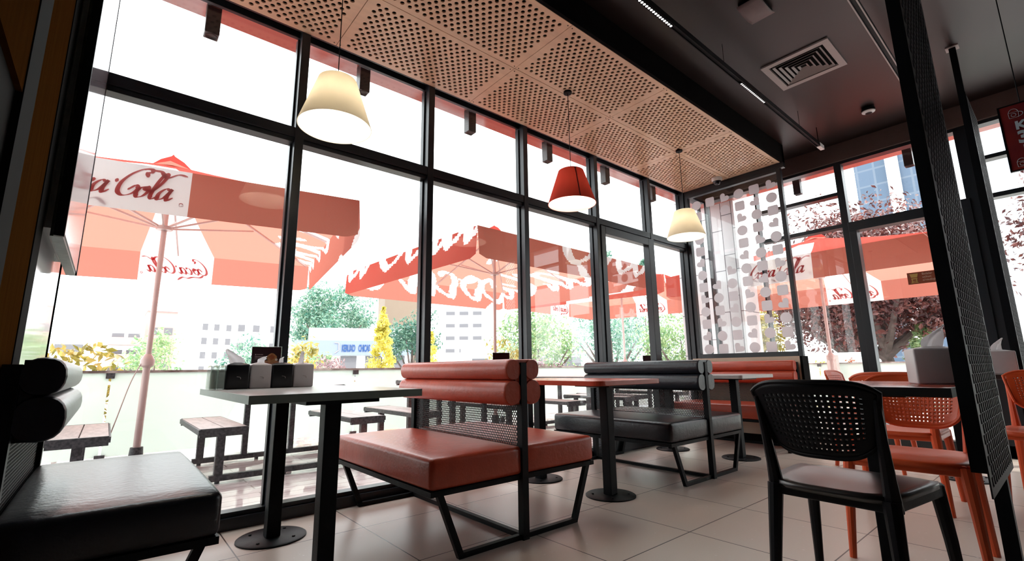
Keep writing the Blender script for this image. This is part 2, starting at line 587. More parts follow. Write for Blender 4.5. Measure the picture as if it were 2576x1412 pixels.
# flowing script drawn with a slanted pen: strokes as centre lines in letter units
SCRIPT_C = [(1.55, 1.62), (1.42, 1.98), (1.62, 2.02), (1.58, 2.28), (1.15, 2.25), (0.6, 1.75), (0.25, 1.0), (0.28, 0.28), (0.65, -0.02), (1.1, 0.18), (1.32, 0.62), (1.15, 0.88), (0.92, 0.62), (0.8, 0.45)]
SCRIPT_o = [(0.52, 0.92), (0.2, 0.75), (0.05, 0.35), (0.2, 0.0), (0.5, 0.12), (0.68, 0.55), (0.55, 0.9), (0.42, 0.72), (0.62, 0.6), (0.95, 0.72)]
SCRIPT_c = [(0.58, 0.7), (0.6, 0.92), (0.3, 0.85), (0.07, 0.4), (0.2, 0.0), (0.55, 0.12), (0.85, 0.42)]
SCRIPT_a = [(0.62, 0.82), (0.35, 0.92), (0.07, 0.5), (0.12, 0.02), (0.42, 0.15), (0.62, 0.6), (0.72, 0.95), (0.62, 0.35), (0.72, 0.0), (1.0, 0.3)]
SCRIPT_l = [(0.0, 0.35), (0.4, 1.2), (0.55, 1.95), (0.38, 2.1), (0.2, 1.4), (0.12, 0.3), (0.3, 0.0), (0.6, 0.3)]
def script_strokes():
    st = []
    def put(pts, dx, s_=1.0, dy=0.0): st.append([(x * s_ + dx, y * s_ + dy) for x, y in pts])
    put(SCRIPT_C, 0.0); put(SCRIPT_o, 1.25); put(SCRIPT_c, 2.12); put(SCRIPT_a, 2.85)
    put([(3.98, 0.92), (4.0, 1.2)], 0)
    put(SCRIPT_C, 4.05); put(SCRIPT_o, 5.35); put(SCRIPT_l, 6.15); put(SCRIPT_a, 6.65)
    put([(0.75, -0.05), (1.3, -0.42), (2.2, -0.42), (2.9, -0.62), (3.5, -0.5), (4.2, -0.95)], 0)
    put([(5.55, 2.25), (6.2, 2.22), (6.7, 1.8), (7.3, 2.2), (7.9, 2.15)], 0)
    return st

def script_mb(width, wk=0.25, thin=0.06, slant=0.30, strokes=None):
    """returns list of (x,y) ribbons as MB in xy plane, centred, total width = width"""
    k = width / 8.2
    mb = MB()
    for st in (strokes or script_strokes()):
        P = smooth_path([(x + slant * y, y, 0) for x, y in st], 8)
        L = []; R = []
        for i, p in enumerate(P):
            d = P[min(i + 1, len(P) - 1)] - P[max(i - 1, 0)]
            a = math.atan2(d.y, d.x)
            w = thin + wk * abs(math.sin(a - math.radians(20))) ** 1.4
            e = min(i, len(P) - 1 - i) / 6.0
            w *= min(1.0, 0.35 + e)
            nrm = Vector((-d.y, d.x, 0)).normalized() if d.length > 1e-6 else Vector((0, 1, 0))
            L.append((p + nrm * w / 2)); R.append((p - nrm * w / 2))
        vs = [((q.x - 4.15) * k, (q.y - 0.75) * k, 0.0) for pair in zip(L, R) for q in pair]
        fs = [(2 * i, 2 * i + 1, 2 * i + 3, 2 * i + 2) for i in range(len(L) - 1)]
        mb.add(vs, fs)
    # registered mark ring
    cx, cy = (8.3 - 4.15) * k, (-0.2 - 0.75) * k
    ring = []
    for q in range(12):
        a = 2 * PI * q / 12
        ring += [(cx + 0.16 * k * math.cos(a), cy + 0.16 * k * math.sin(a), 0), (cx + 0.10 * k * math.cos(a), cy + 0.10 * k * math.sin(a), 0)]
    mb.add(ring, [(2 * q, 2 * ((q + 1) % 12), 2 * ((q + 1) % 12) + 1, 2 * q + 1) for q in range(12)])
    return mb

# ------------------------------------------------------------------ room shell
GY = 3.14          # room-side face of the window wall
GX = 6.30          # end glazing
CZ = 3.18          # underside of the perforated ceiling
DZ = 3.40          # dark ceiling
tag(MB().box(-2.0, 6.45, -5.0, GY + 0.12, -0.12, 0.0).build('floor', M['floor']), 'beige terrazzo tile floor with thin dark joints', 'floor', kind='structure')
tag(MB().box(-2.0, 6.55, -5.0, GY + 0.30, DZ, DZ + 0.12).build('ceiling', M['ceiling']), 'dark brown painted ceiling over the counter side of the room', 'ceiling', kind='structure')
# perforated veneer ceiling: 7 x 2 sheets in one lining
SEAMX = [5.735 - 1.18 * k for k in range(7)][::-1]
pc = MB()
sheet = perforated(1.176, 0.612, 0.0545, 0.0148, nside=10, margin=0.020, rowk=0.0360)
for i in range(6):
    for j in range(2):
        x0 = SEAMX[i]; y0 = 1.905 + j * 0.617
        pc.add([(x0 + 0.002 + v[0], y0 + 0.002 + v[1], CZ) for v in sheet.v], sheet.f)
        pass
pco = pc.build('ceiling', M['wood'])
tag(pco, 'perforated beech veneer ceiling strip along the window wall', 'ceiling', kind='structure')
solid(pco, 0.010)
sd_ = MB()
for x in SEAMX:
    for y in (1.93, 2.50, 2.55, 3.11):
        for dx in (-0.022, 0.022):
            sd_.lathe([(0.0, 0), (0.004, 0), (0.004, 0.003)], 8, (x + dx, y, CZ - 0.0075))
sd_.build('screw_heads', M['black'], pco)
MB().box(SEAMX[0], 5.80, 1.915, 3.135, CZ + 0.10, CZ + 0.11).build('backing_board', M['void'], pco)
tag(MB().box(-0.23, 5.80, 1.880, 1.905, CZ - 0.004, DZ).build('trim_1', M['void']), 'dark fascia between veneer strip and ceiling', 'trim', kind='structure')
tag(MB().box(-1.5, 5.80, GY - 0.002, GY + 0.012, CZ - 0.004, CZ + 0.2).build('trim_2', M['frame']), 'head profile over the long window', 'trim', kind='structure')
MBend = MB().box(5.745, 5.80, 1.88, GY, CZ - 0.065, CZ + 0.2)
tag(MBend.build('trim_3', M['frame']), 'black beam over the stickered glass screen', 'trim', kind='structure')
# closed far sides of the room so the inside is dark
tag(MB().box(-2.1, -2.0, -5.0, GY + 0.3, 0, DZ).build('wall_outer', M['brown']), 'brown wall on the counter side', 'wall', kind='structure')
tag(MB().box(-2.1, 6.45, -5.1, -5.0, 0, DZ).build('wall_back', M['brown']), 'brown wall behind the viewer', 'wall', kind='structure')
tag(MB().box(GX, GX + 0.15, -5.0, -1.45, 0, DZ).build('wall_end', M['cream']), 'cream wall beyond the end windows', 'wall', kind='structure')

# left wall beside the black bench
wl = MB().box(-0.33, -0.23, 2.27, GY + 0.1, 0, DZ).build('wall_left', M['gloss'])
tag(wl, 'glossy white left wall with black and brown upright bands', 'wall', kind='structure')
MB().box(-0.34, -0.225, 2.12, 2.27, 0, DZ).build('upright_band', M['void'], wl)
MB().box(-0.34, -0.228, 1.70, 2.12, 0, DZ).build('wood_band', M['brown'], wl)
MB().box(-0.34, -0.225, 1.54, 1.70, 0, DZ).build('upright_band', M['void'], wl)
MB().box(-0.34, -0.228, 0.60, 1.54, 1.52, DZ).build('wood_panel', M['brown'], wl)
MB().box(-0.36, -0.24, 0.60, 1.54, 0, 1.52).build('dark_panel', M['void'], wl)
MB().box(-0.36, -0.24, -5.0, 0.60, 0, DZ).build('dark_panel', M['void'], wl)

# display board on the left wall
db = thing('display_board', 'tall glossy display board on the left wall beside the window', 'board', (-0.23, 2.3, 1.33))
bb = MB().box(0.026, 0.060, -0.05, 0.82, 0.0, 1.85).build('board_body', M['boardedge'], db)
MB().box(0.0, 0.026, 0.05, 0.76, 0.05, 1.80).build('wall_mount', M['white'], db)
MB().box(0.058, 0.064, -0.05, 0.81, 0.012, 1.84).build('glossy_face', M['boardface'], db)
MB().box(0.036, 0.064, -0.068, -0.05, 0.0, 1.85).build('side_rail', M['black'], db)
MB().box(0.036, 0.066, 0.808, 0.82, 0.0, 1.85).build('side_rail', M['black'], db)

# ------------------------------------------------------------------ window wall
MX = [-0.275, 0.815, 1.82, 2.855, 3.90, 4.915, 5.745]   # mullion centres
MW, MD = 0.055, 0.115
ZT0, ZT1 = 2.39, 2.46
def bay(n, x0, x1, door=False):
    f = MB()
    y0, y1 = GY, GY + MD
    f.box(x1 - MW / 2, x1 + MW / 2, y0, y1, 0, CZ + 0.05)
    if n == 1: f.box(x0 - MW / 2, x0 + MW / 2, y0, y1, 0, CZ + 0.05)
    a, b = x0 + MW / 2, x1 - MW / 2
    f.box(a, b, y0 + 0.005, y1, ZT0, ZT1)
    f.box(a, b, y0 + 0.02, y1 - 0.01, ZT0 - 0.03, ZT0)
    f.box(a, b, y0, y1, 0.0, 0.065)
    f.box(a, b, y0 + 0.02, y1 - 0.01, 0.065, 0.09)
    f.box(a, b, y0 + 0.066, y1 - 0.02, CZ - 0.016, CZ + 0.05)
    for sx in ((b - 0.012,) if n == 1 else (a, b - 0.012)):
        f.box(sx, sx + 0.012, y0 + 0.06, y1 - 0.01, 0.09, CZ - 0.03)
    fo = f.build('window_%d' % n, M['frame'])
    bevel(fo, 0.002, 1)
    words = ['first', 'second', 'third', 'fourth', 'fifth', 'sixth']
    tag(fo, 'dark framed floor to ceiling window bay, %s from the left' % words[n - 1], 'window', kind='structure')
    MB().box(a, b, y0 + 0.078, y0 + 0.084, 0.08, ZT0 - 0.02).build('lower_pane', M['pane'], fo)
    MB().box(a, b, y0 + 0.078, y0 + 0.084, ZT1, CZ - 0.03).build('upper_pane', M['pane'], fo)
    if door:
        d = MB()
        d.box(a, a + 0.075, y0 - 0.012, y0 + 0.07, 0.02, ZT0 - 0.015)
        d.box(b - 0.075, b, y0 - 0.012, y0 + 0.07, 0.02, ZT0 - 0.015)
        d.box(a + 0.075, b - 0.075, y0 - 0.012, y0 + 0.07, ZT0 - 0.10, ZT0 - 0.015)
        d.box(a + 0.075, b - 0.075, y0 - 0.012, y0 + 0.07, 0.02, 0.14)
        bevel(d.build('door_leaf', M['frame'], fo), 0.003, 1)
    return fo
for i in range(6):
    bay(i + 1, MX[i], MX[i + 1], door=(i == 4))
# short return bay up to the outer corner
f = MB()
f.box(5.80, GX + 0.02, GY, GY + MD, 0, 0.9); f.box(GX, GX + 0.02, GY + 0.07, GY + MD, 0, CZ + 0.1); f.box(5.77, GX, GY, GY + MD, CZ - 0.03, CZ + 0.1)
f7 = f.build('window_7', M['frame'])
tag(f7, 'narrow corner window behind the stickered screen', 'window', kind='structure')
MB().box(5.77, GX, GY + 0.078, GY + 0.084, 0.9, CZ).build('pane', M['pane'], f7)
tag(MB().box(-1.5, -0.23, GY, GY + 0.1, 0, DZ).build('wall_front', M['void']), 'dark wall left of the long window', 'wall', kind='structure')
tag(MB().box(-1.6, 6.5, GY + 0.02, GY + MD + 0.02, CZ + 0.05, DZ + 0.3).build('trim_4', M['void']), 'closure above the window heads', 'trim', kind='structure')

# end glazing, x = GX
EY = [-1.45, -0.45, 0.43, 1.50, 2.45, 3.14]
words = ['rightmost', 'second from the right', 'right of the entrance door', 'left of the entrance door', 'behind the stickered screen']
def endbay(n, k, y0, y1, door=False, post=0.055):
    f = MB(); x0, x1 = GX, GX + MD
    f.box(x0, x1, y1 - post / 2, y1 + post / 2, 0, 3.19)
    if k == 0: f.box(x0, x1, y0 - post / 2, y0 + post / 2, 0, 3.19)
    a, b = y0 + 0.0275, y1 - 0.0275
    f.box(x0, x1, a, b, 0, 0.08)
    f.box(x0, x1, a, b, 3.155, 3.19)
    if door:
        f.box(x0 - 0.02, x1, a, b, 2.335, 2.44)
        for s0 in (a, b - 0.07): f.box(x0 - 0.02, x1, s0, s0 + 0.07, 0, 2.335)
        f.box(x0 - 0.02, x1, a, b, 0, 0.11)
    elif k != 4:
        f.box(x0, x1, a, b, 2.40, 2.445)
        f.box(x0, x1, a, b, 2.79, 2.83)
    nm = ('door_1' if door else 'window_%d' % n)
    fo = f.build(nm, M['frame'])
    bevel(fo, 0.002, 1)
    tag(fo, ('black framed glass entrance door in the end wall' if door else 'dark framed end wall window, %s' % words[k]), 'door' if door else 'window', kind='structure')
    MB().box(x0 + 0.078, x0 + 0.084, a, b, 0.09, 2.40).build('lower_pane', M['pane'], fo)
    MB().box(x0 + 0.078, x0 + 0.084, a, b, 2.44, 3.16).build('upper_pane', M['pane'], fo)
    return fo
endbay(8, 0, EY[0], EY[1]); endbay(9, 1, EY[1], EY[2], post=0.11)
dr = endbay(0, 2, EY[2], EY[3], door=True, post=0.07)
endbay(10, 3, EY[3], EY[4], post=0.02); endbay(11, 4, EY[4], EY[5], post=0.02)
bk = MB(); bk.box(GX - 0.03, GX + 0.14, -5.0, GY, 3.19, DZ)
tag(bk.build('trim_5', mat('light brown bulkhead paint', (0.11, 0.07, 0.062), 0.6, noise=0.1)), 'dark bulkhead above the end windows', 'trim', kind='structure')
hd = MB()
hd.box(GX - 0.05, GX - 0.02, 0.62, 0.65, 0.9, 1.5)
# door sign sticker with a high chair pictogram
ds = MB().box(GX - 0.002, GX + 0.0, 0.64, 1.045, 1.665, 1.79).build('door_sticker', mat('brown sticker', (0.30, 0.06, 0.02), 0.5, noise=0.05))
tag(ds, 'brown high chair notice sticker on the entrance door glass', 'sticker')
ds.location = (0.072, 0, 0)
ic = MB()
X_ = GX - 0.004
def q4(y0, y1, z0, z1): ic.box(X_ - 0.001, X_ + 0.001, y0, y1, z0, z1)
ic.add([(X_, 1.025, 1.775), (X_, 0.955, 1.775), (X_, 0.965, 1.735), (X_, 1.015, 1.735)], [(0, 1, 2, 3)])
q4(0.965, 1.015, 1.715, 1.728); q4(1.003, 1.012, 1.68, 1.716); q4(0.968, 0.977, 1.68, 1.716); q4(0.965, 1.015, 1.693, 1.700); q4(0.96, 1.02, 1.677, 1.684)
io = ic.build('pictogram', mat('ochre print', (0.62, 0.38, 0.10), 0.5), ds)
for k, w_ in enumerate(("Bolalar", "uchun", "o'rindiqlar")):
    te = link('lettering', text_mesh(w_, 0.030, mat('pale print %d' % k, (0.75, 0.55, 0.42), 0.5)), ds)
    te.matrix_local = Matrix.Translation((X_, 0.925, 1.755 - k * 0.032)) @ Matrix(((0, 0, -1, 0), (-1, 0, 0, 0), (0, 1, 0, 0), (0, 0, 0, 1)))

# low wall under the screen
lw = MB().box(5.63, 5.80, 1.92, GY, 0.0, 0.945).build('wall_low', M['cream'])
tag(lw, 'low cream wall behind the red wall bench', 'wall', kind='structure')
MB().box(5.60, 5.63, 1.90, GY, 0.0, 0.10).build('baseboard', M['void'], lw)
MB().box(5.63, 5.80, 1.895, 1.92, 0.0, 0.945).build('end_trim', M['void'], lw)

# glass screen with stickers
gs = thing('glass_screen', 'black framed glass screen covered with frosted heart, circle and square stickers', 'glass screen', (5.77, 1.92, 0.945))
f = MB()
f.box(-0.03, 0.03, 0.0, 0.045, 0, CZ - 0.065 - 0.945); f.box(-0.03, 0.03, 1.17, 1.215, 0, CZ - 0.065 - 0.945)
f.box(-0.03, 0.03, 0.045, 1.17, 0.0, 0.055); f.box(-0.03, 0.03, 0.045, 1.17, CZ - 0.10 - 0.945, CZ - 0.065 - 0.945)
bevel(f.build('screen_frame', M['frame'], gs), 0.002, 1)
MB().box(0.0, 0.008, 0.045, 1.17, 0.055, CZ - 0.10 - 0.945).build('pane', M['pane'], gs)
def shape_pts(kind, r):
    pts = []
    if kind == 'circle':
        pts = [(r * math.cos(a), r * math.sin(a)) for a in [2 * PI * k / 28 for k in range(28)]]
    elif kind == 'square':
        c = r * 0.62
        for q, (sx, sy) in enumerate(((1, 1), (-1, 1), (-1, -1), (1, -1))):
            for k in range(6):
                a = PI / 2 * q + PI / 2 * k / 5
                pts.append((sx * c + r * 0.33 * math.cos(a), sy * c + r * 0.33 * math.sin(a)))
    else:   # heart standing on its corner, turned on its side
        base = []
        for k in range(30):
            t = 2 * PI * k / 30
            base.append((16 * math.sin(t) ** 3, 13 * math.cos(t) - 5 * math.cos(2 * t) - 2 * math.cos(3 * t) - math.cos(4 * t)))
        a = math.radians(40 if kind == 'heart' else -40)
        pts = [((x * math.cos(a) - y * math.sin(a)) * r / 15.5, (x * math.sin(a) + y * math.cos(a)) * r / 15.5) for x, y in base]
    return pts
kinds = ['heart', 'circle', 'square', 'heart2', 'circle', 'square']
ncol, nrow = 6, 13
for c in range(ncol):
    for r in range(nrow):
        if c in (3,) and 1 < r < 6: continue
        if c in (4,) and 0 < r < 7: continue
        k = kinds[(r + 2 * c) % 6]
        y = 0.135 + c * 0.186; z = 2.01 - r * 0.158 - (0.0 if c % 2 else 0.0)
        if z < 0.11: continue
        P = shape_pts(k, 0.062)
        mb = MB().add([(-0.0015, y + p[0], z + p[1]) for p in P], [tuple(range(len(P)))])
        link('sticker', mb.mesh('sticker', M['sticker']), gs)

# ------------------------------------------------------------------ benches
def roll_profile(cx, cz, rx, rz, n=20):
    return [(cx + rx * math.copysign(abs(math.cos(a)) ** 0.85, math.cos(a)), cz + rz * math.copysign(abs(math.sin(a)) ** 0.85, math.sin(a))) for a in [2 * PI * k / n for k in range(n)]]
Y0, Y1 = 1.95, 3.12
mesh_sheet = perforated(Y1 - Y0 - 0.05, 0.265, 0.0152, 0.0064, nside=6, margin=0.004)
mesh_me = None
def make_bench(sides, upm):
    """sides: which sides of the centre plane carry a seat (+1, -1)"""
    t = bpy.data.objects.new('booth_bench', None)
    COL.objects.link(t)
    L = Y1 - Y0; ym = 0.0
    ya, yb = -L / 2, L / 2
    for s in sides:
        me = rbox_mesh('seat', upm, 0.545, L, 0.140, 0.022, 3, 0.012, 8)
        o = link('seat', me, t); o.location = (s * 0.2815, 0, 0.382)
        for (cx, cz, rx, rz) in ((0.066, 0.847, 0.052, 0.056), (0.070, 0.727, 0.060, 0.066)):
            prof = roll_profile(s * cx, cz, rx, rz)
            mb = MB().extrude_y(prof, ya - 0.008, yb + 0.008, 0.05)
            mb.build('back_roll', upm, t)
            # flat seam panel behind the roll
        MB().box(min(s * 0.022, s * 0.05), max(s * 0.022, s * 0.05), ya, yb, 0.665, 0.895).build('back_board', upm, t)
        fr = MB()
        for y in (ya + 0.015, yb - 0.015):
            fr.bar((s * 0.02, y, 0.300), (s * 0.545, y, 0.300), 0.028, 0.024)
        fr.bar((s * 0.540, ya, 0.300), (s * 0.540, yb, 0.300), 0.028, 0.024)
        fr.build('seat_rail', M['black'], t)
        for y in (ya + 0.015, yb - 0.015):
            MB().bar((s * 0.505, y, 0.30), (s * 0.385, y, 0.012), 0.030, 0.026, up=(0, 1, 0)).build('leg', M['black'], t)
    pl = MB()
    lo, hi = (-0.385 if -1 in sides else 0.0), (0.385 if 1 in sides else 0.0)
    for y in (ya + 0.015, yb - 0.015):
        pl.bar((lo - 0.012, y, 0.013), (hi + 0.012, y, 0.013), 0.028, 0.024)
    pl.bar((0, ya, 0.013), (0, yb, 0.013), 0.028, 0.024)
    pl.build('floor_rail', M['black'], t)
    for y in (ya + 0.006, yb - 0.006):
        MB().box(-0.020, 0.020, y - 0.020, y + 0.020, 0.0, 0.882).build('back_post', M['black'], t)
    MB().box(-0.012, 0.012, ya + 0.02, yb - 0.02, 0.66, 0.875).build('back_core', M['black'], t)
    if len(sides) == 2:
        MB().box(-0.060, 0.060, ya - 0.003, yb, 0.884, 0.898).build('top_flap', upm, t)
    ms = link('mesh_panel', mesh_shared(), t)
    ms.matrix_local = Matrix.Translation((0, ya + 0.025, 0.40)) @ Matrix(((0, 0, 1, 0), (1, 0, 0, 0), (0, 1, 0, 0), (0, 0, 0, 1)))
    solid(ms, 0.003)
    return t
def mesh_shared():
    global mesh_me
    if mesh_me is None: mesh_me = mesh_sheet.mesh('mesh_panel', M['mesh'])
    return mesh_me
YM = (Y0 + Y1) / 2
def place_bench(x, sides, m, label):
    b = make_bench(sides, m)
    b.location = (x, YM, 0)
    tag(b, label, 'bench', 'booth benches along the window')
place_bench(-0.205, (1,), M['charcoal'], 'black cushioned bench against the left wall, nearest the viewer')
place_bench(1.715, (1, -1), M['red'], 'double sided orange red booth bench between the first two tables')
place_bench(3.665, (1, -1), M['charcoal'], 'double sided charcoal booth bench behind the red topped table')
place_bench(5.595, (-1,), M['red'], 'red wall bench below the stickered glass screen')

# ------------------------------------------------------------------ tables
def make_table(x, y, w, d, posts, topm, edgem, label, name='booth_table', group=None):
    t = thing(name, label, 'table', (x, y, 0), 0, group)
    if edgem:
        eb = MB()
        eb.box(-w/2-0.0015, w/2+0.0015, -d/2-0.0015, -d/2, 0.7365, 0.7675); eb.box(-w/2-0.0015, w/2+0.0015, d/2, d/2+0.0015, 0.7365, 0.7675)
        eb.box(-w/2-0.0015, -w/2, -d/2, d/2, 0.7365, 0.7675); eb.box(w/2, w/2+0.0015, -d/2, d/2, 0.7365, 0.7675)
        eb.build('edge_band', edgem, t)
    o = link('tabletop', rbox_mesh('tabletop', topm, w, d, 0.032, 0.004, 2), t)
    # rounded plan corners come from the bevelled slab below
    o.location = (0, 0, 0.752)
    for py in posts:
        MB().box(-0.15, 0.15, py - 0.15, py + 0.15, 0.722, 0.736).build('mounting_plate', M['black'], t)
        b = MB().box(-0.034, 0.034, py - 0.034, py + 0.034, 0.010, 0.724).build('post', M['black'], t)
        bevel(b, 0.004, 2)
        bp = MB().lathe([(0, 0.0), (0.168, 0.0), (0.168, 0.006), (0.162, 0.010), (0, 0.010)], 40, (0, py, 0)).build('base_disc', M['black'], t)
        bo = MB()
        for k in range(4):
            a = PI / 4 + k * PI / 2
            bo.lathe([(0, 0.015), (0.007, 0.015), (0.009, 0.010)], 8, (0.12 * math.cos(a), py + 0.12 * math.sin(a), 0))
        bo.build('bolts', M['black'], bp)
    return t
def plan_top(w, d, r, m, name='tabletop'):
    bm = bmesh.new()
    vs = []
    for q, (sx, sy) in enumerate(((1, 1), (-1, 1), (-1, -1), (1, -1))):
        for k in range(7):
            a = PI / 2 * q + PI / 2 * k / 6
            vs.append((sx * (w / 2 - r) + r * math.cos(a), sy * (d / 2 - r) + r * math.sin(a)))
    n = len(vs)
    mb = MB().add([(x, y, -0.016) for x, y in vs] + [(x, y, 0.016) for x, y in vs], [tuple(reversed(range(n))), tuple(range(n, 2 * n))] + [(i, (i + 1) % n, n + (i + 1) % n, n + i) for i in range(n)])
    bm.free()
    return mb.mesh(name, m)
EDGE = mat('grey green edge band', (0.20, 0.24, 0.22), 0.3, 0, 0.6, noise=0.1)
EDGE_SHADE = mat('shade darkened edge band', (0.012, 0.012, 0.012), 0.4, 0, 0.5, noise=0.1)  # shade on the square tables' edges is put into this near black colour
GT = 'booth tables along the window'
t1 = make_table(0.752, 2.53, 0.70, 1.17, (-0.43, 0.33), M['pale'], EDGE, 'grey topped two post table holding the napkin boxes', group=GT)
t2 = make_table(2.695, 2.53, 0.70, 1.17, (-0.35, 0.33), M['redtop'], None, 'red topped two post table between red and charcoal benches', group=GT)
t3 = make_table(4.63, 2.53, 0.70, 1.17, (-0.35, 0.36), M['pale'], None, 'grey topped table in front of the red wall bench', group=GT)
for t, m, r in ((t1, M['pale'], 0.004), (t2, M['redtop'], 0.06), (t3, M['pale'], 0.03)):
    for ch in t.children:
        if ch.name.startswith('tabletop'):
            ch.data = plan_top(0.70, 1.17, r, m)
            bevel(ch, 0.003, 2)
t4 = make_table(2.50, 0.60, 0.72, 0.62, (0.0,), M['redtop'], EDGE_SHADE, 'square red topped table behind the black chair', 'dining_table', 'tables beside the perforated columns')
t5 = make_table(4.98, 0.66, 0.70, 0.72, (0.0,), M['pale'], EDGE_SHADE, 'square table farther off near the entrance door', 'dining_table', 'tables beside the perforated columns')

# ------------------------------------------------------------------ chairs
BSEAT = mat('satin black seat', (0.010, 0.009, 0.010), 0.30, 0, 0.95, noise=0.1)
def make_chair(m):
    """local: seat faces +x, origin on floor under the seat centre"""
    t = bpy.data.objects.new('dining_chair', None)
    COL.objects.link(t)
    # seat shell
    W, D = 0.46, 0.44
    g = MB(); nx, ny = 12, 12
    vs = []
    for i in range(nx + 1):
        for j in range(ny + 1):
            u = -1 + 2 * i / nx; v = -1 + 2 * j / ny
            e = (abs(u) ** 5 + abs(v) ** 5) ** 0.2
            k = max(abs(u), abs(v)) / e if e > 0 else 1
            x = u * k * D / 2; y = v * k * W / 2 * (1.0 - 0.17 * (1 - u) / 2)
            z = 0.452 - 0.016 * (1 - u * u) * (1 - v * v) - 0.012 * max(0, u) ** 4 - 0.008 * max(0, -u) ** 3
            vs.append((x, y, z))
    fs = [(i * (ny + 1) + j, (i + 1) * (ny + 1) + j, (i + 1) * (ny + 1) + j + 1, i * (ny + 1) + j + 1) for i in range(nx) for j in range(ny)]
    g.add(vs, fs, True)
    so = g.build('seat', BSEAT if m is M['blackplastic'] else m, t)
    md = so.modifiers.new('thickness', 'SOLIDIFY'); md.thickness = 0.022; md.offset = -1
    rim = MB()
    for a, b in (((-0.19, -0.172), (0.19, -0.210)), ((-0.19, 0.172), (0.19, 0.210)), ((0.19, -0.205), (0.19, 0.205)), ((-0.19, -0.172), (-0.19, 0.172))):
        rim.bar((a[0], a[1], 0.418), (b[0], b[1], 0.418), 0.022, 0.045)
    bevel(rim.build('seat_apron', m, t), 0.006, 2)
    for sy in (-1, 1):
        MB().tube([(0.185, sy * 0.200, 0.43), (0.205, sy * 0.212, 0.25), (0.222, sy * 0.225, 0.0)], [0.024, 0.020, 0.014], 10).build('leg', m, t)
        MB().tube([(-0.190, sy * 0.172, 0.43), (-0.215, sy * 0.180, 0.25), (-0.245, sy * 0.192, 0.0)], [0.026, 0.021, 0.015], 10).build('leg', m, t)
        MB().tube([(-0.178, sy * 0.172, 0.40), (-0.192, sy * 0.174, 0.50), (-0.215, sy * 0.178, 0.62), (-0.238, sy * 0.186, 0.74)], [0.026, 0.020, 0.015, 0.009], 10).build('back_upright', m, t)
    # back shell with square perforations
    def P(u, v):
        # u -1..1 across, v 0..1 up
        half = 0.158 + 0.038 * v ** 0.8
        y = u * half
        lift = 0.050 * (abs(u) ** 4) * (1 - v) ** 1.5
        z = 0.545 + 0.248 * v + lift - 0.034 * abs(u) ** 5 * v ** 2
        x = -0.205 - 0.050 * v - 0.045 * (1 - u * u) * (0.5 + 0.5 * v) + 0.015
        return (x, y, z)
    nc, nr = 18, 11
    mb = MB()
    for i in range(nc + 4):
        for j in range(nr + 3):
            u0 = -1 + 2 * i / (nc + 4); u1 = -1 + 2 * (i + 1) / (nc + 4)
            v0 = j / (nr + 3); v1 = (j + 1) / (nr + 3)
            hole = 2 <= i < nc + 2 and 1 <= j < nr + 1 and not (j < 3 and (i < 4 or i >= nc))
            c = [P(u0, v0), P(u1, v0), P(u1, v1), P(u0, v1)]
            if not hole:
                mb.add(c, [(0, 1, 2, 3)], True)
            else:
                k = 0.29
                q = [P(u0 + (u1 - u0) * a, v0 + (v1 - v0) * b) for a, b in ((k, k), (1 - k, k), (1 - k, 1 - k), (k, 1 - k))]
                mb.add(c + q, [(0, 1, 5, 4), (1, 2, 6, 5), (2, 3, 7, 6), (3, 0, 4, 7)], True)
    me = mb.mesh('backrest', m)
    bm = bmesh.new(); bm.from_mesh(me)
    bmesh.ops.remove_doubles(bm, verts=bm.verts, dist=0.0003)
    bmesh.ops.recalc_face_normals(bm, faces=bm.faces)
    bm.to_mesh(me); bm.free()
    bo = link('backrest', me, t)
    solid(bo, 0.010)
    rimp = [P(-1 + 2 * k / 24, 0) for k in range(25)] + [P(1, k / 8) for k in range(1, 9)] + [P(1 - 2 * k / 24, 1) for k in range(1, 25)] + [P(-1, 1 - k / 8) for k in range(1, 9)]
    MB().tube(rimp, 0.0085, 8, False).build('back_rim', m, t)
    return t
ch_red = make_chair(M['redplastic'])
ch_black = make_chair(M['blackplastic'])
ch_black.location = (2.09, 0.60, 0); ch_black.rotation_euler = (0, 0, math.radians(-3))
tag(ch_black, 'black plastic chair with perforated backrest, nearest the viewer', 'chair')
GC = 'orange red plastic chairs around the square tables'
reds = [((2.87, 0.56), 180, 'orange red plastic chair drawn under the square red topped table'),
        ((3.93, 0.80), 5, 'orange red plastic chair with its back to the square red topped table'),
        ((4.34, 0.16), 178, 'orange red plastic chair half hidden behind the nearer perforated column'),
        ((5.05, 1.22), -92, 'orange red plastic chair farthest off, beside the entrance door')]
for i, (p, a, lb) in enumerate(reds):
    c = ch_red if i == 0 else copy_tree(ch_red)
    c.location = (p[0], p[1], 0); c.rotation_euler = (0, 0, math.radians(a))
    tag(c, lb, 'chair', GC)

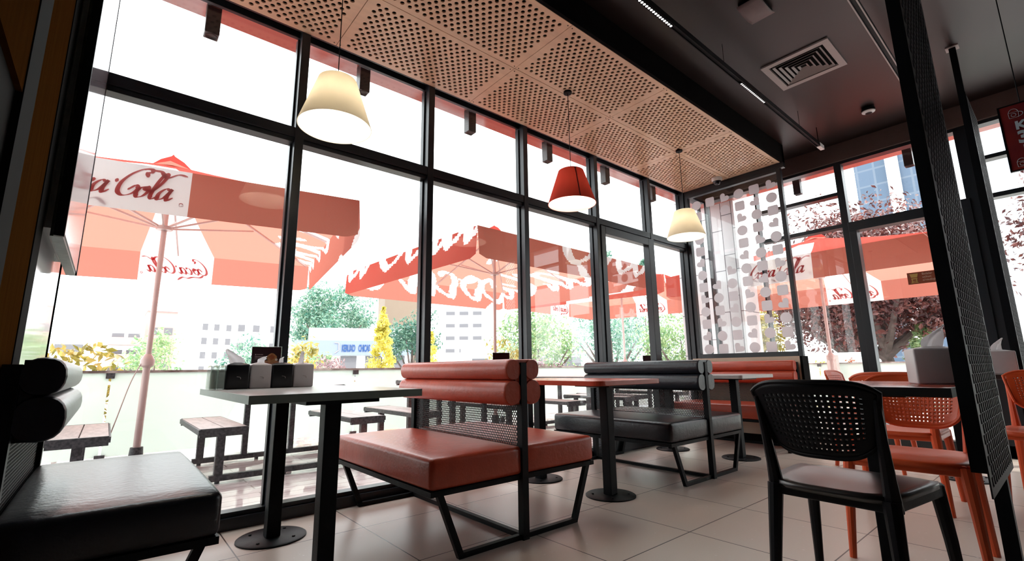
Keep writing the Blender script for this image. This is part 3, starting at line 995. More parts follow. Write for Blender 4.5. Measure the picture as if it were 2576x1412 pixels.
# ------------------------------------------------------------------ perforated columns
def column(x, y, L, z0, z1, ztop, label, leg_x, zs):
    t = thing('perforated_column', label, 'column screen', (x, y, 0), 0, 'perforated steel column screens')
    sh = perforated(L, z1 - z0, 0.046, 0.0203, nside=4, margin=0.015, rowk=0.030)
    # slotted openings: stretch across the sheet
    me = sh.mesh('perforated_sheet', M['mesh'])
    o = link('perforated_sheet', me, t)
    o.matrix_local = Matrix.Translation((0, 0, z0)) @ Matrix(((1, 0, 0, 0), (0, 0, -1, 0), (0, 1, 0, 0), (0, 0, 0, 1)))
    solid(o, 0.004)
    MB().box(-0.006, 0.006, 0.0, 0.036, zs, z1 + 0.02).build('edge_plate', M['black'], t)
    MB().box(leg_x - 0.022, leg_x + 0.022, 0.004, 0.046, 0.008, ztop).build('post', M['black'], t)
    MB().box(leg_x - 0.07, leg_x + 0.07, -0.04, 0.09, 0.0, 0.008).build('foot_plate', M['black'], t)
    MB().box(leg_x - 0.04, leg_x + 0.04, -0.015, 0.065, ztop - 0.010, ztop).build('ceiling_plate', M['grille'], t)
    return t
column(2.00, 0.222, 0.64, 0.46, 3.36, DZ, 'tall black perforated column screen nearest the viewer', 0.46, 0.53)
column(4.98, 0.268, 0.62, 0.42, 2.95, DZ, 'narrower looking black perforated column screen by the entrance door', 0.05, 0.46)

# ------------------------------------------------------------------ napkin boxes, cards
def tissue_tuft(h, seed, lean=0.0):
    rnd = random.Random(seed)
    mb = MB(); n = 9; rows = 6
    vs = []
    for j in range(rows + 1):
        t = j / rows
        w = 0.032 * (1 - t) ** 0.8 + 0.006 + 0.012 * math.sin(t * PI)
        for i in range(n):
            u = -1 + 2 * i / (n - 1)
            vs.append((u * w + lean * t * t * 0.05, 0.010 * math.sin(u * 4 + t * 3 + seed) * (1 - t * 0.4) + rnd.uniform(-0.002, 0.002), h * t * (1 - 0.25 * u * u * (1 if rnd.random() > 0.3 else 0.6))))
    fs = [(j * n + i, j * n + i + 1, (j + 1) * n + i + 1, (j + 1) * n + i) for j in range(rows) for i in range(n - 1)]
    mb.add(vs, fs, True)
    return mb
def napkin_box(x, y, rz, m, label, seed, w=0.108, h=0.125, lean=0.0, th=0.06, z=0.768, group='napkin boxes'):
    t = thing('napkin_box', label, 'napkin box', (x, y, z), rz, group)
    o = link('box_body', rbox_mesh('box_body', m, w, w, h, 0.008, 3), t); o.location = (0, 0, h / 2)
    lid = MB().lathe([(0.0, 0.010), (w * 0.20, 0.010), (w * 0.60, 0.001), (w * 0.62, -0.004)], 4, (0, 0, h))
    lo = lid.build('lid', m, t)
    lo.rotation_euler = (0, 0, PI / 4)
    lo.matrix_local = Matrix.Rotation(PI / 4, 4, 'Z')
    tf = tissue_tuft(th, seed, lean).build('tissue', M['tissue'], t)
    tf.location = (0, 0, h + 0.004); tf.rotation_euler = (0, 0.15 * lean, 0.4 * seed)
    ar = MB()
    arc = smooth_path([(0.012, -w / 2 - 0.0012, h * 0.40), (0.010, -w / 2 - 0.0012, h * 0.47), (-0.006, -w / 2 - 0.0012, h * 0.50)], 4)
    ar.tube(arc, 0.0014, 6).build('embossed_mark', M['grille'], t)
    return t
GN = 'napkin boxes lined up on the grey topped table'
napkin_box(0.518, 2.85, 0, M['boxblack'], 'black napkin box at the left of the napkin row', 1, lean=-1.0, th=0.085, group=GN)
napkin_box(0.626, 2.85, 0, M['boxwhite'], 'white napkin box between the two black ones', 2, 0.102, lean=1.0, th=0.05, group=GN)
napkin_box(0.733, 2.85, 0, M['boxblack'], 'black napkin box between the two white ones', 3, lean=1.2, th=0.05, group=GN)
napkin_box(0.842, 2.85, 0, M['boxwhite'], 'white napkin box at the right end of the napkin row', 4, 0.106, lean=0.0, th=0.07, group=GN)
napkin_box(2.56, 0.385, math.radians(22), M['boxwhite'], 'white napkin box on the square red topped table', 5, 0.15, 0.14, lean=-1, th=0.10, group='white napkin boxes on the square tables')
napkin_box(4.86, 0.375, math.radians(10), M['boxwhite'], 'white napkin box on the table near the door', 6, 0.17, 0.16, lean=-1, th=0.10, group='white napkin boxes on the square tables')
for i, (x, lb) in enumerate(((0.444, 'clear napkin holder touching the black napkin box'), (0.410, 'clear napkin holder at the outer end of the row'))):
    t = thing('napkin_holder', lb, 'napkin holder', (x, 2.85, 0.768), 0, 'clear napkin holders beside the napkin boxes')
    f = MB(); f.box(-0.015, 0.015, -0.052, 0.052, 0, 0.004); f.box(-0.015, -0.012, -0.052, 0.052, 0.004, 0.12); f.box(0.012, 0.015, -0.052, 0.052, 0.004, 0.12); f.box(-0.015, 0.015, -0.054, -0.051, 0.004, 0.12)
    f.build('holder', M['acrylic'], t)
    MB().box(-0.009, 0.009, -0.045, 0.045, 0.004, 0.10).build('napkins', M['tissue'] if i == 0 else mat('kraft napkins', (0.45, 0.32, 0.25), 0.8, noise=0.1), t)
    MB().box(-0.010, 0.010, -0.0515, -0.049, 0.085, 0.095).build('clip', M['black'], t)

def menu_card(x, y, z, rz, w, h, label, kind):
    t = thing('menu_card', label, 'menu card', (x, y, z), rz, 'menu cards on the booth tables')
    dz = h - 0.15
    MB().box(-w / 2, w / 2, 0, 0.004, 0, h).build('card', mat('dark card print ' + kind, (0.030, 0.008, 0.012), 0.35, noise=0.2, nscale=9), t)
    f = MB(); f.box(w / 2, w / 2 + 0.003, -0.002, 0.005, 0, h + 0.003); f.box(-w / 2, w / 2, -0.002, 0.005, h, h + 0.003); f.box(-w / 2 - 0.01, w / 2 + 0.01, -0.03, 0.03, -0.004, 0.0)
    f.build('card_stand', M['acrylic'], t)
    if kind == 'waffle':
        a = MB()
        def blob(cx, cz, rx, rz_, y, n=22, wob=0.06):
            return [(cx + rx * math.cos(q) * (1 + wob * math.sin(5 * q)), y, cz + rz_ * math.sin(q) * (1 + wob * math.cos(4 * q))) for q in [2 * PI * k / n for k in range(n)]]
        for cx, cz, rx, rr, c, y, nm in ((0.005, 0.045, 0.038, 0.028, (0.42, 0.20, 0.10), -0.001, 'food_picture'), (0.040, 0.052, 0.030, 0.026, (0.45, 0.18, 0.08), -0.0015, 'food_picture'), (0.028, 0.088, 0.026, 0.026, (0.50, 0.22, 0.08), -0.002, 'food_picture'), (0.002, 0.045, 0.024, 0.017, (0.33, 0.07, 0.03), -0.0025, 'food_picture'), (0.028, 0.092, 0.015, 0.014, (0.36, 0.09, 0.03), -0.003, 'food_picture'), (0.052, 0.078, 0.007, 0.007, (0.7, 0.6, 0.55), -0.0035, 'round_badge')):
            P = blob(cx, cz + dz, rx, rr, y, wob=0.0 if nm == 'round_badge' else 0.06)
            link(nm, MB().add(P, [tuple(range(len(P)))]).mesh(nm, mat('menu picture', c, 0.5, noise=0.35, nscale=90)), t)
        bars = MB()
        for z0, x0, x1, hh in ((0.104, -0.048, -0.012, 0.005), (0.090, -0.058, -0.004, 0.007), (0.081, -0.058, -0.024, 0.003)):
            nseg = int((x1 - x0) / 0.0052)
            for k in range(nseg): bars.box(x0 + k * 0.0052, x0 + k * 0.0052 + 0.0036, -0.0015, -0.0005, z0 + dz, z0 + hh + dz)
        bars.box(-0.058, -0.052, -0.0015, -0.0005, 0.102 + dz, 0.110 + dz)
        bars.build('lettering', mat('pale menu print', (0.40, 0.28, 0.28), 0.5), t)
    elif kind == 'clouds':
        a = MB(); P = []
        for k in range(60):
            q = 2 * PI * k / 60
            rr = 0.032 + 0.006 * math.sin(6 * q)
            P.append((0.012 + rr * 1.2 * math.cos(q), -0.001, 0.040 + dz * 0.9 + rr * 0.72 * math.sin(q)))
        link('cloud_shape', MB().add(P, [tuple(range(60))]).mesh('cloud_shape', mat('dusty pink print', (0.42, 0.27, 0.28), 0.5)), t)
        P = [(-0.030 + 0.020 * math.cos(q), -0.0014, 0.062 + dz * 0.9 + 0.020 * math.sin(q)) for q in [2 * PI * k / 24 for k in range(24)]]
        link('cloud_shape', MB().add(P, [tuple(range(24))]).mesh('cloud_shape', mat('pale pink print', (0.46, 0.34, 0.34), 0.5)), t)
        w_ = MB().add([(0.012 + 1.1 * math.cos(q) * r, -0.0018, 0.040 + dz * 0.9 + 0.62 * math.sin(q) * r) for q in [2 * PI * k / 24 for k in range(24)] for r in (0.016, 0.024)], [(2 * k, 2 * ((k + 1) % 24), 2 * ((k + 1) % 24) + 1, 2 * k + 1) for k in range(24)])
        link('ring_shape', w_.mesh('ring_shape', mat('deep red print', (0.09, 0.02, 0.03), 0.5)), t)
    else:
        for cx, cz, r, c in ((0.0, 0.035, 0.022, (0.32, 0.05, 0.03)), (0.01, 0.07, 0.014, (0.40, 0.20, 0.05))):
            P = [(cx + r * math.cos(q), -0.001, cz + dz + r * math.sin(q)) for q in [2 * PI * k / 20 for k in range(20)]]
            link('food_picture', MB().add(P, [tuple(range(20))]).mesh('food_picture', mat('menu picture', c, 0.5)), t)
    return t
menu_card(0.690, 3.0, 0.772, math.radians(-8), 0.150, 0.222, 'dark menu card showing food behind the napkin row', 'waffle')
menu_card(2.36, 2.93, 0.772, math.radians(-25), 0.135, 0.205, 'dark menu card with pink cloud shapes behind the red bench', 'clouds')
menu_card(4.40, 2.98, 0.772, math.radians(-30), 0.09, 0.20, 'small dark menu card behind the charcoal bench', 'small')

# ------------------------------------------------------------------ pendants
def pendant(x, y, z, m, label, seam=False, power=3.3):
    t = thing('pendant_lamp', label, 'pendant lamp', (x, y, z), 0, 'conical pendant lamps under the veneer ceiling')
    H = 0.285
    MB().lathe([(0.195, 0.0), (0.1955, 0.004), (0.104, H), (0.094, H + 0.006)], 64).build('shade', m, t)
    MB().lathe([(0.1925, 0.001), (0.101, H - 0.003)], 64).build('shade_lining', M['shadein'], t)
    MB().lathe([(0.094, H + 0.006), (0.004, H + 0.006)], 48).build('top_disc', m, t)
    MB().tube([(0, 0, H + 0.004), (0, 0, CZ - z - 0.002)], 0.0028, 8).build('cord', M['black'], t)
    MB().lathe([(0, 0), (0.035, 0), (0.035, 0.02), (0, 0.02)], 24, (0, 0, CZ - z - 0.022)).build('ceiling_rose', M['black'], t)
    MB().tube([(0, 0, H), (0, 0, H - 0.05)], 0.02, 12).build('socket', M['white'], t)
    b = MB()
    prof = [(0.001, -0.035)] + [(0.032 * math.sin(a), -0.035 * math.cos(a)) for a in [PI * k / 10 for k in range(1, 10)]] + [(0.001, 0.035)]
    b.lathe([(r, zz) for r, zz in prof], 20, (0, 0, H - 0.085)).build('bulb', M['bulb'], t)
    if seam:
        sm = MB(); a = math.radians(-118)
        for k in range(1): sm.bar((0.197 * math.cos(a), 0.197 * math.sin(a), 0.002), (0.106 * math.cos(a), 0.106 * math.sin(a), H - 0.002), 0.010, 0.002)
        sm.build('seam', mat('dark red seam', (0.22, 0.02, 0.015), 0.7), t)
    ld = bpy.data.lights.new('lamp_light', 'POINT'); ld.energy = power; ld.color = (1, 0.93, 0.82); ld.shadow_soft_size = 0.05
    lo = bpy.data.objects.new('lamp_light', ld); COL.objects.link(lo); lo.parent = t; lo.location = (0, 0, H - 0.14)
pendant(0.825, 2.48, 2.185, M['shadecream'], 'cream conical pendant lamp nearest the viewer')
pendant(2.755, 2.48, 2.165, M['shadered'], 'red conical pendant lamp', True)
pendant(4.52, 2.48, 2.19, M['shadecream'], 'cream conical pendant lamp farthest off, near the stickered screen')

# ------------------------------------------------------------------ ceiling fittings
def track(x0, x1, y, z, label, leds, tail=True):
    t = thing('track_light', label, 'track light', (x0, y, z), 0, 'suspended track lights under the dark ceiling')
    b = MB(); L = x1 - x0
    b.box(0, L, -0.018, 0.018, 0.012, 0.045); b.box(0, L, -0.018, -0.012, 0.0, 0.012); b.box(0, L, 0.012, 0.018, 0.0, 0.012)
    b.build('rail', M['black'], t)
    if tail: MB().box(L, L + 0.13, -0.019, 0.019, 0.0, 0.046).build('end_feed', M['white'], t)
    n = 0
    for k in range(2 + int(L / 1.6)):
        xx = 0.3 + k * 1.6
        if xx < L: MB().tube([(xx, 0, 0.045), (xx, 0, DZ - z - 0.001)], 0.002, 6).build('suspension_cable', M['black'], t)
    MB().tube([(L + 0.02, 0, 0.045), (L + 0.02, 0.0, DZ - z - 0.001)], 0.004, 6).build('suspension_cable', M['black'], t)
    for a, c, lit in leds:
        q = MB(); q.box(a - x0, c - x0, -0.011, 0.011, -0.004, 0.012)
        ho = q.build('led_housing', M['black'], t)
        nn = int((c - a) / 0.026)
        w = MB()
        for k in range(nn):
            xx = a - x0 + 0.013 + k * 0.026
            w.lathe([(0, 0), (0.0085, 0.0)], 8, (xx, 0, -0.0052))
        w.build('led_cells', lit, ho)
    return t
dim = glow('dim led cell', (1.0, 0.97, 0.92), 0.8)
track(-1.6, 5.62, 1.475, 3.17, 'long black track light running beside the veneer strip', [(1.2, 2.74, M['led']), (3.78, 4.25, dim)])
t = track(-1.6, 4.9, 0.60, 3.17, 'black track light nearer the perforated columns', [], tail=False)
w = MB(); w.box(4.95, 6.4, -0.022, -0.014, -0.004, 0.0); w.box(4.95, 6.4, 0.014, 0.022, -0.004, 0.0)
w.build('pale_lips', M['grille'], t)
MB().box(4.6, 4.95, -0.02, 0.02, -0.03, 0.0).build('spot_adapter', M['grille'], t)

vt = thing('ceiling_vent', 'square grey louvred air vent in the dark ceiling', 'air vent', (4.325, 1.16, DZ))
def ringbox(mb, r0, r1, z0, z1):
    mb.box(-r0, r0, -r0, -r1, z0, z1); mb.box(-r0, r0, r1, r0, z0, z1); mb.box(-r0, -r1, -r1, r1, z0, z1); mb.box(r1, r0, -r1, r1, z0, z1)
b = MB(); ringbox(b, 0.255, 0.205, -0.014, 0.0); b.build('vent_frame', M['grille'], vt)
for k in range(5):
    r = 0.185 - k * 0.037
    v = MB()
    o_, i_ = r, r - 0.016
    zo, zi = -0.012, 0.020
    vs = []
    for rr, zz in ((r, 0.012), (r - 0.016, 0.026)):
        vs += [(-rr, -rr, zz - 0.030), (rr, -rr, zz - 0.030), (rr, rr, zz - 0.030), (-rr, rr, zz - 0.030)]
    v.add(vs, [(0, 1, 5, 4), (1, 2, 6, 5), (2, 3, 7, 6), (3, 0, 4, 7)])
    lo = v.build('louvre', M['grille'], vt); solid(lo, 0.003); lo.location = (0, 0, 0.004)
MB().box(-0.20, 0.20, -0.20, 0.20, -0.002, -0.0005).build('dark_duct', M['void'], vt)

sp = thing('ceiling_speaker', 'small grey square speaker plate on the dark ceiling', 'speaker', (3.30, 1.13, DZ))
g = MB(); n = 8; vs = []
for i in range(n + 1):
    for j in range(n + 1):
        x = -0.13 + 0.26 * i / n; y = -0.08 + 0.16 * j / n
        vs.append((x, y, -0.045 + 0.020 * (2 * i / n - 1) ** 2))
g.add(vs, [(i * (n + 1) + j, (i + 1) * (n + 1) + j, (i + 1) * (n + 1) + j + 1, i * (n + 1) + j + 1) for i in range(n) for j in range(n)], True)
solid(g.build('curved_cover', mat('dull grey cover', (0.16, 0.12, 0.12), 0.5, noise=0.1), sp), 0.004)
MB().box(-0.12, 0.12, -0.07, 0.07, -0.024, 0.0).build('housing', M['black'], sp)

dt = thing('smoke_detector', 'round smoke detector on the dark ceiling', 'smoke detector', (5.60, 1.00, DZ))
MB().lathe([(0, -0.06), (0.03, -0.058), (0.055, -0.045), (0.06, -0.02), (0.05, 0.0)], 28).build('detector_body', M['black'], dt)
MB().lathe([(0.030, -0.0595), (0.055, -0.047), (0.057, -0.040)], 28).build('pale_ring', M['white'], dt)

dc = thing('security_camera', 'white dome security camera under the veneer ceiling above the screen', 'security camera', (5.60, 2.60, CZ))
MB().lathe([(0, 0), (0.062, 0), (0.064, -0.03), (0.052, -0.05)], 32).build('camera_base', M['white'], dc)
MB().lathe([(0.045, -0.048), (0.043, -0.07), (0.03, -0.088), (0.001, -0.096)], 28).build('dark_dome', mat('smoked dome', (0.02, 0.02, 0.03), 0.05), dc)

# hanging promotion sign
hs = thing('hanging_sign', 'dark red hanging promotion sign at the right edge', 'sign', (3.50, 0.08, 1.83))
MB().box(0, 0.012, -0.62, 0.0, 0.0, 0.352).build('sign_panel', mat('dark red sign print', (0.30, 0.025, 0.014), 0.4, noise=0.35, nscale=3, col2=(0.12, 0.012, 0.02)), hs)
f = MB()
f.box(-0.003, 0.015, 0.0, 0.006, -0.004, 0.356); f.box(-0.003, 0.015, -0.626, -0.62, -0.004, 0.356); f.box(-0.003, 0.015, -0.626, 0.006, 0.352, 0.358); f.box(-0.003, 0.015, -0.626, 0.006, -0.006, 0.0)
f.build('sign_frame', M['black'], hs)
for yy in (-0.08, -0.54): MB().tube([(0.006, yy, 0.355), (0.006, yy, DZ - 1.83 - 0.001)], 0.0025, 6).build('hanging_cable', M['black'], hs)
signtext = mat('pale blue print', (0.50, 0.60, 0.68), 0.5)
TM = Matrix(((0, 0, -1, 0), (-1, 0, 0, 0), (0, 1, 0, 0), (0, 0, 0, 1)))
for body, sz, y, z in (('BEPUL', 0.030, -0.098, 0.300), ('PROBA', 0.030, -0.098, 0.272), ('Kofe', 0.062, -0.045, 0.215), ('3', 0.088, -0.045, 0.140), ('16', 0.088, -0.045, 0.062)):
    if body in ('BEPUL', 'PROBA'): body = 'B' if body[0] == 'B' else 'P'
    if body == 'Kofe': body = 'Ko'
    te = link('lettering', text_mesh(body, sz, signtext, 0.0006, bold=0.0022 * sz / 0.05), hs)
    te.matrix_local = Matrix.Translation((-0.002, y, z)) @ TM
for (yy, zz, k) in ((-0.032, 0.282, 1.0), (-0.026, 0.014, 0.9)):
    cup = MB()
    def arc(cy, cz, ry, rz, a0, a1, n=14): return [(-0.0015, cy - ry * math.cos(a0 + (a1 - a0) * i / n) * k, cz + rz * math.sin(a0 + (a1 - a0) * i / n) * k) for i in range(n + 1)]
    cup.tube([(-0.0015, yy - y_ * k, zz + z_ * k) for y_, z_ in ((0, 0), (0.034, 0), (0.036, 0.030), (-0.002, 0.030), (0, 0))], 0.0011, 5)
    cup.tube([(-0.0015, yy - (0.017 - 0.017 * math.cos(a)) * k, zz + (0.030 + 0.018 * math.sin(a)) * k) for a in [PI * i / 12 for i in range(13)]], 0.0011, 5)
    cup.tube([(-0.0015, yy - (0.036 + 0.014 * math.sin(a)) * k, zz + (0.015 + 0.012 * math.cos(a)) * k) for a in [PI * i / 10 for i in range(11)]], 0.0011, 5)
    cup.tube([(-0.0015, yy - (0.017 + 0.009 * math.cos(a)) * k, zz + (0.015 + 0.009 * math.sin(a)) * k) for a in [2 * PI * i / 14 for i in range(15)]], 0.0011, 5)
    cup.build('cup_pictogram', signtext, hs)

# ------------------------------------------------------------------ outside: ground, eaves, spots
tag(MB().box(-12, 14, GY + 0.12, 16, -0.15, -0.02).build('terrace', M['deck']), 'wet pale plank terrace outside the windows', 'terrace', kind='structure')
tag(MB().box(GX + 0.14, 14.0, -14, GY + 0.12, -0.15, -0.02).build('terrace', M['deck']), 'pale terrace outside the end wall', 'terrace', kind='structure')
tag(MB().box(-120, 160, -60, 160, -0.4, -0.16).build('ground', M['ground']), 'pale ground around the terrace', 'ground', kind='structure')
eo = MB().box(-1.6, 6.95, GY + MD + 0.02, 3.585, 3.30, 3.48)
eo.box(GX + MD, 6.95, -5.0, GY + MD + 0.02, 3.30, 3.48)
tag(eo.build('eaves', M['soffit']), 'glossy red eaves soffit outside the windows', 'eaves', kind='structure')
tag(MB().box(-2.2, 6.99, -5.2, 3.62, 3.48, 3.60).build('roof', M['bwall']), 'flat roof slab', 'roof', kind='structure')
pr = MB().box(6.90, 7.42, 3.00, 3.96, -0.1, 3.60).build('facade_pier', M['tile'])
tag(pr, 'facade pier clad in pale tiles at the building corner', 'pier', kind='structure')
spl = [(x, 3.42, 'x') for x in (0.29, 1.34, 2.40, 3.43, 4.42, 5.41)] + [(6.74, 2.07, 'y'), (6.76, 0.92, 'y')]
sl = ['first', 'second', 'third', 'fourth', 'fifth', 'sixth']
proto = None
for i, (x, y, k) in enumerate(spl):
    lb = ('black box spotlight under the eaves outside the %s window bay' % sl[i]) if i < 6 else ('black box spotlight outside the end wall, ' + ('left' if i == 6 else 'right') + ' of the two')
    if proto is None:
        t = thing('eaves_spotlight', lb, 'spotlight', (x, y, 3.30), 0, 'box spotlights under the eaves')
        bevel(MB().box(-0.042, 0.042, -0.042, 0.042, -0.235, 0.0).build('spot_housing', M['spotbody'], t), 0.004, 1)
        MB().lathe([(0.034, -0.238), (0.030, -0.2355), (0.001, -0.2355)], 20).build('lens_ring', M['black'], t)
        proto = t
    else:
        t = copy_tree(proto); t.location = (x, y, 3.30); tag(t, lb)

# ------------------------------------------------------------------ glass barrier
def barrier(a, b, label, npost):
    a, b = Vector(a), Vector(b)
    L = (b - a).length
    ang = math.atan2(b.y - a.y, b.x - a.x)
    t = thing('glass_barrier', label, 'barrier', (a.x, a.y, 0), ang)
    MB().box(0, L, -0.025, 0.025, 0.865, 0.89).build('top_rail', M['rail'], t)
    n = npost
    for k in range(n):
        x0 = L * k / n + 0.01; x1 = L * (k + 1) / n - 0.01
        MB().box(x0, x1, -0.005, 0.005, 0.05, 0.865).build('frosted_panel', M['frost'], t)
        MB().box(x0 - 0.045, x0 + 0.025, -0.03, 0.02, 0.81, 0.865).build('clamp', M['outmetal'], t)
        MB().box(x0 - 0.05, x0 + 0.03, -0.03, 0.02, -0.02, 0.07).build('clamp', M['outmetal'], t)
barrier((-5.05, 6.35, 0), (10.2, 6.35, 0), 'frosted glass terrace barrier facing the long window', 6)
barrier((12.2, 6.35, 0), (12.2, -6.5, 0), 'frosted glass terrace barrier outside the end wall', 5)
gp = MB().box(-0.09, 0.09, -0.09, 0.09, -0.02, 1.05).build('gate_post', mat('pale concrete post', (0.55, 0.47, 0.44), 0.7, noise=0.1))
gp.location = (12.0, 3.45, 0)
tag(gp, 'short pale post standing at the barrier outside the end wall', 'post')

# ------------------------------------------------------------------ picnic sets
def make_picnic():
    t = bpy.data.objects.new('picnic_table', None); COL.objects.link(t)
    y0, y1 = -0.62, 0.62
    def slats(xc, w, z, nm):
        m = MB(); n = 2
        for k in range(n):
            a = xc - w / 2 + k * w / n
            m.box(a + 0.004, a + w / n - 0.004, y0 + 0.035, y1 - 0.035, z - 0.02, z)
        m.build(nm, M['slat'], t)
        f = MB()
        f.box(xc - w / 2, xc + w / 2, y0, y0 + 0.035, z - 0.065, z); f.box(xc - w / 2, xc + w / 2, y1 - 0.035, y1, z - 0.065, z)
        f.box(xc - w / 2 - 0.01, xc - w / 2, y0, y1, z - 0.045, z - 0.005); f.box(xc + w / 2, xc + w / 2 + 0.01, y0, y1, z - 0.045, z - 0.005)
        f.build(nm + '_frame', M['outmetal'], t)
    slats(-0.60, 0.33, 0.42, 'seat'); slats(0.60, 0.33, 0.42, 'seat'); slats(0, 0.70, 0.73, 'tabletop')
    for y in (y0 + 0.12, y1 - 0.12):
        for x in (-0.60, 0.60):
            MB().box(x - 0.03, x + 0.03, y - 0.025, y + 0.025, 0.04, 0.36).build('leg', M['outmetal'], t)
        for x in (-0.22, 0.22):
            MB().box(x - 0.025, x + 0.025, y - 0.025, y + 0.025, 0.04, 0.67).build('leg', M['outmetal'], t)
        MB().box(-0.66, 0.66, y - 0.025, y + 0.025, 0.0, 0.045).build('floor_rail', M['outmetal'], t)
        for x in (-0.6, -0.1, 0.6):
            MB().lathe([(0.018, -0.02), (0.018, 0.0)], 8, (x, y, 0)).build('foot', M['outmetal'], t)
    return t
pt = make_picnic()
GPk = 'picnic tables with benches on the terrace'
for i, (x, y, lb) in enumerate(((-0.70, 5.15, 'picnic table set at the far left beyond the black bench'), (1.37, 5.10, 'picnic table set seen beneath the grey topped table'), (3.22, 5.10, 'picnic table set behind the orange red booth bench'), (5.42, 5.0, 'picnic table set seen past the red topped table'), (7.1, 5.15, 'picnic table set farthest right along the long window'))):
    c = pt if i == 0 else copy_tree(pt)
    c.location = (x, y, 0.0)
    tag(c, lb, 'picnic table', GPk)

# ------------------------------------------------------------------ parasols
def parasol(cx, cy, size, zb, rot, label, big={}, logos=(0, 1, 2, 3), bounds={}):
    t = thing('parasol', label, 'parasol', (cx, cy, -0.02), rot, 'red promotional parasols on the terrace')
    h = size / 2; vh = 0.34; zt = zb + vh + 0.02; zp = zt + 0.62
    def top(u, v):
        d = max(abs(u), abs(v))
        return zp - (zp - zt) * d - 0.05 * math.sin(PI * d) * 0.6
    def edge_pt(side, s, d):
        # side 0: -y, 1: +x, 2: +y, 3: -x ; s -1..1 along edge, d 0..1 from centre
        if side == 0: u, v = s * d, -d
        elif side == 1: u, v = d, s * d
        elif side == 2: u, v = -s * d, d
        else: u, v = -d, -s * d
        return u, v
    for side in range(4):
        fine = side in big
        N, D, V = (200, 96, 18) if fine else (80, 8, 1)
        mask = set()
        blo, bhi = bounds.get(side, (-0.25, 0.25))
        if fine:
            k_, off, lift = big[side]
            # raster the script ribbons on the cloth: cells (i, j) counted along the eave and up the cloth
            sm = script_mb(size * k_, wk=0.20, thin=0.08, slant=0.35)
            cell = 0.016
            for f_ in sm.f:
                P4 = [sm.v[q] for q in f_]
                xs = [p[0] for p in P4]; ys = [p[1] for p in P4]
                for a_ in range(int(min(xs) / cell) - 1, int(max(xs) / cell) + 2):
                    for b_ in range(int(min(ys) / cell) - 1, int(max(ys) / cell) + 2):
                        cx_, cy_ = (a_ + 0.5) * cell, (b_ + 0.5) * cell
                        ins = False; m_ = len(P4); jj = m_ - 1
                        for ii in range(m_):
                            if ((P4[ii][1] > cy_) != (P4[jj][1] > cy_)) and (cx_ < (P4[jj][0] - P4[ii][0]) * (cy_ - P4[ii][1]) / (P4[jj][1] - P4[ii][1] + 1e-12) + P4[ii][0]): ins = not ins
                            jj = ii
                        if ins: mask.add((a_, b_))
            def marked(x, yy): return (int(math.floor((x - off) / cell)), int(math.floor((yy - lift) / cell))) in mask
        red = MB(); wh = MB()
        L_ = math.hypot(h, zp - zt)
        for j in range(D):
            d0, d1 = j / D, (j + 1) / D
            for i in range(N):
                s0 = -1 + 2 * i / N; s1 = -1 + 2 * (i + 1) / N
                q = []
                for s_, d_ in ((s0, d0), (s1, d0), (s1, d1), (s0, d1)):
                    u, v = edge_pt(side, s_, d_)
                    q.append((u * h, v * h, top(u, v)))
                sm_, dm_ = (s0 + s1) / 2, (d0 + d1) / 2
                w_ = side in logos and blo < sm_ < bhi and d1 > 0.26
                if fine and dm_ > 0.12: w_ = w_ or marked(sm_ * dm_ * h, (1 - dm_) * L_)
                (wh if w_ else red).add(q, [(0, 1, 2, 3)], True)
        for i in range(N):
            s0 = -1 + 2 * i / N; s1 = -1 + 2 * (i + 1) / N
            for j in range(V):
                f0, f1 = j / V, (j + 1) / V
                q = []
                for s_, f_ in ((s0, f0), (s1, f0), (s1, f1), (s0, f1)):
                    e = 1.0 + 0.012 * f_
                    u, v = edge_pt(side, s_ * (1 - 0.015 * f_), 1.0)
                    q.append((u * h * e, v * h * e, zt + (zb - zt) * f_ + 0.05 * f_ * max(0, abs(s_) - 0.94) * 12))
                w_ = side in logos and blo < (s0 + s1) / 2 < bhi
                if fine: w_ = w_ or marked((s0 + s1) / 2 * h, -(f0 + f1) / 2 * (zt - zb))
                (wh if w_ else red).add(q, [(0, 1, 2, 3)], True)
        ro = red.build('canopy_panel', M['umbred'], t)
        if wh.f: wh.build('white_script' if fine and side not in logos else 'white_panel', M['umbwhite'], ro)
        if side in logos:
            lw_ = size * 0.5 * (bhi - blo) * (0.84 if side in bounds else 0.90)
            me = script_mb(lw_).mesh('script_lettering', M['logored'])
            a = {0: 0, 1: PI / 2, 2: PI, 3: -PI / 2}[side]
            for dy in (-0.006, 0.010):
                lo = link('script_lettering', me, ro)
                lo.matrix_local = Matrix.Rotation(a, 4, 'Z') @ Matrix.Translation((bhi * h - 0.045 - lw_ * 0.52 if side in bounds else 0.0, -h * 1.006 + dy, (zb + zt) / 2)) @ Matrix.Rotation(PI / 2 + math.radians(1.0), 4, 'X')
    hubz = zb + 0.30
    MB().tube([(0, 0, 0.0), (0, 0, zp - 0.02)], 0.024, 16).build('pole', M['pole'], t)
    MB().tube([(0, 0, 0.0), (0, 0, 0.95)], 0.030, 16).build('pole_sleeve', M['pole'], t)
    MB().lathe([(0.03, 0.93), (0.055, 0.95), (0.06, 1.0), (0.04, 1.04), (0.026, 1.06)], 16).build('crank_collar', M['pole'], t)
    MB().lathe([(0.026, hubz - 0.03), (0.07, hubz - 0.025), (0.075, hubz + 0.01), (0.026, hubz + 0.03)], 20).build('hub', M['pole'], t)
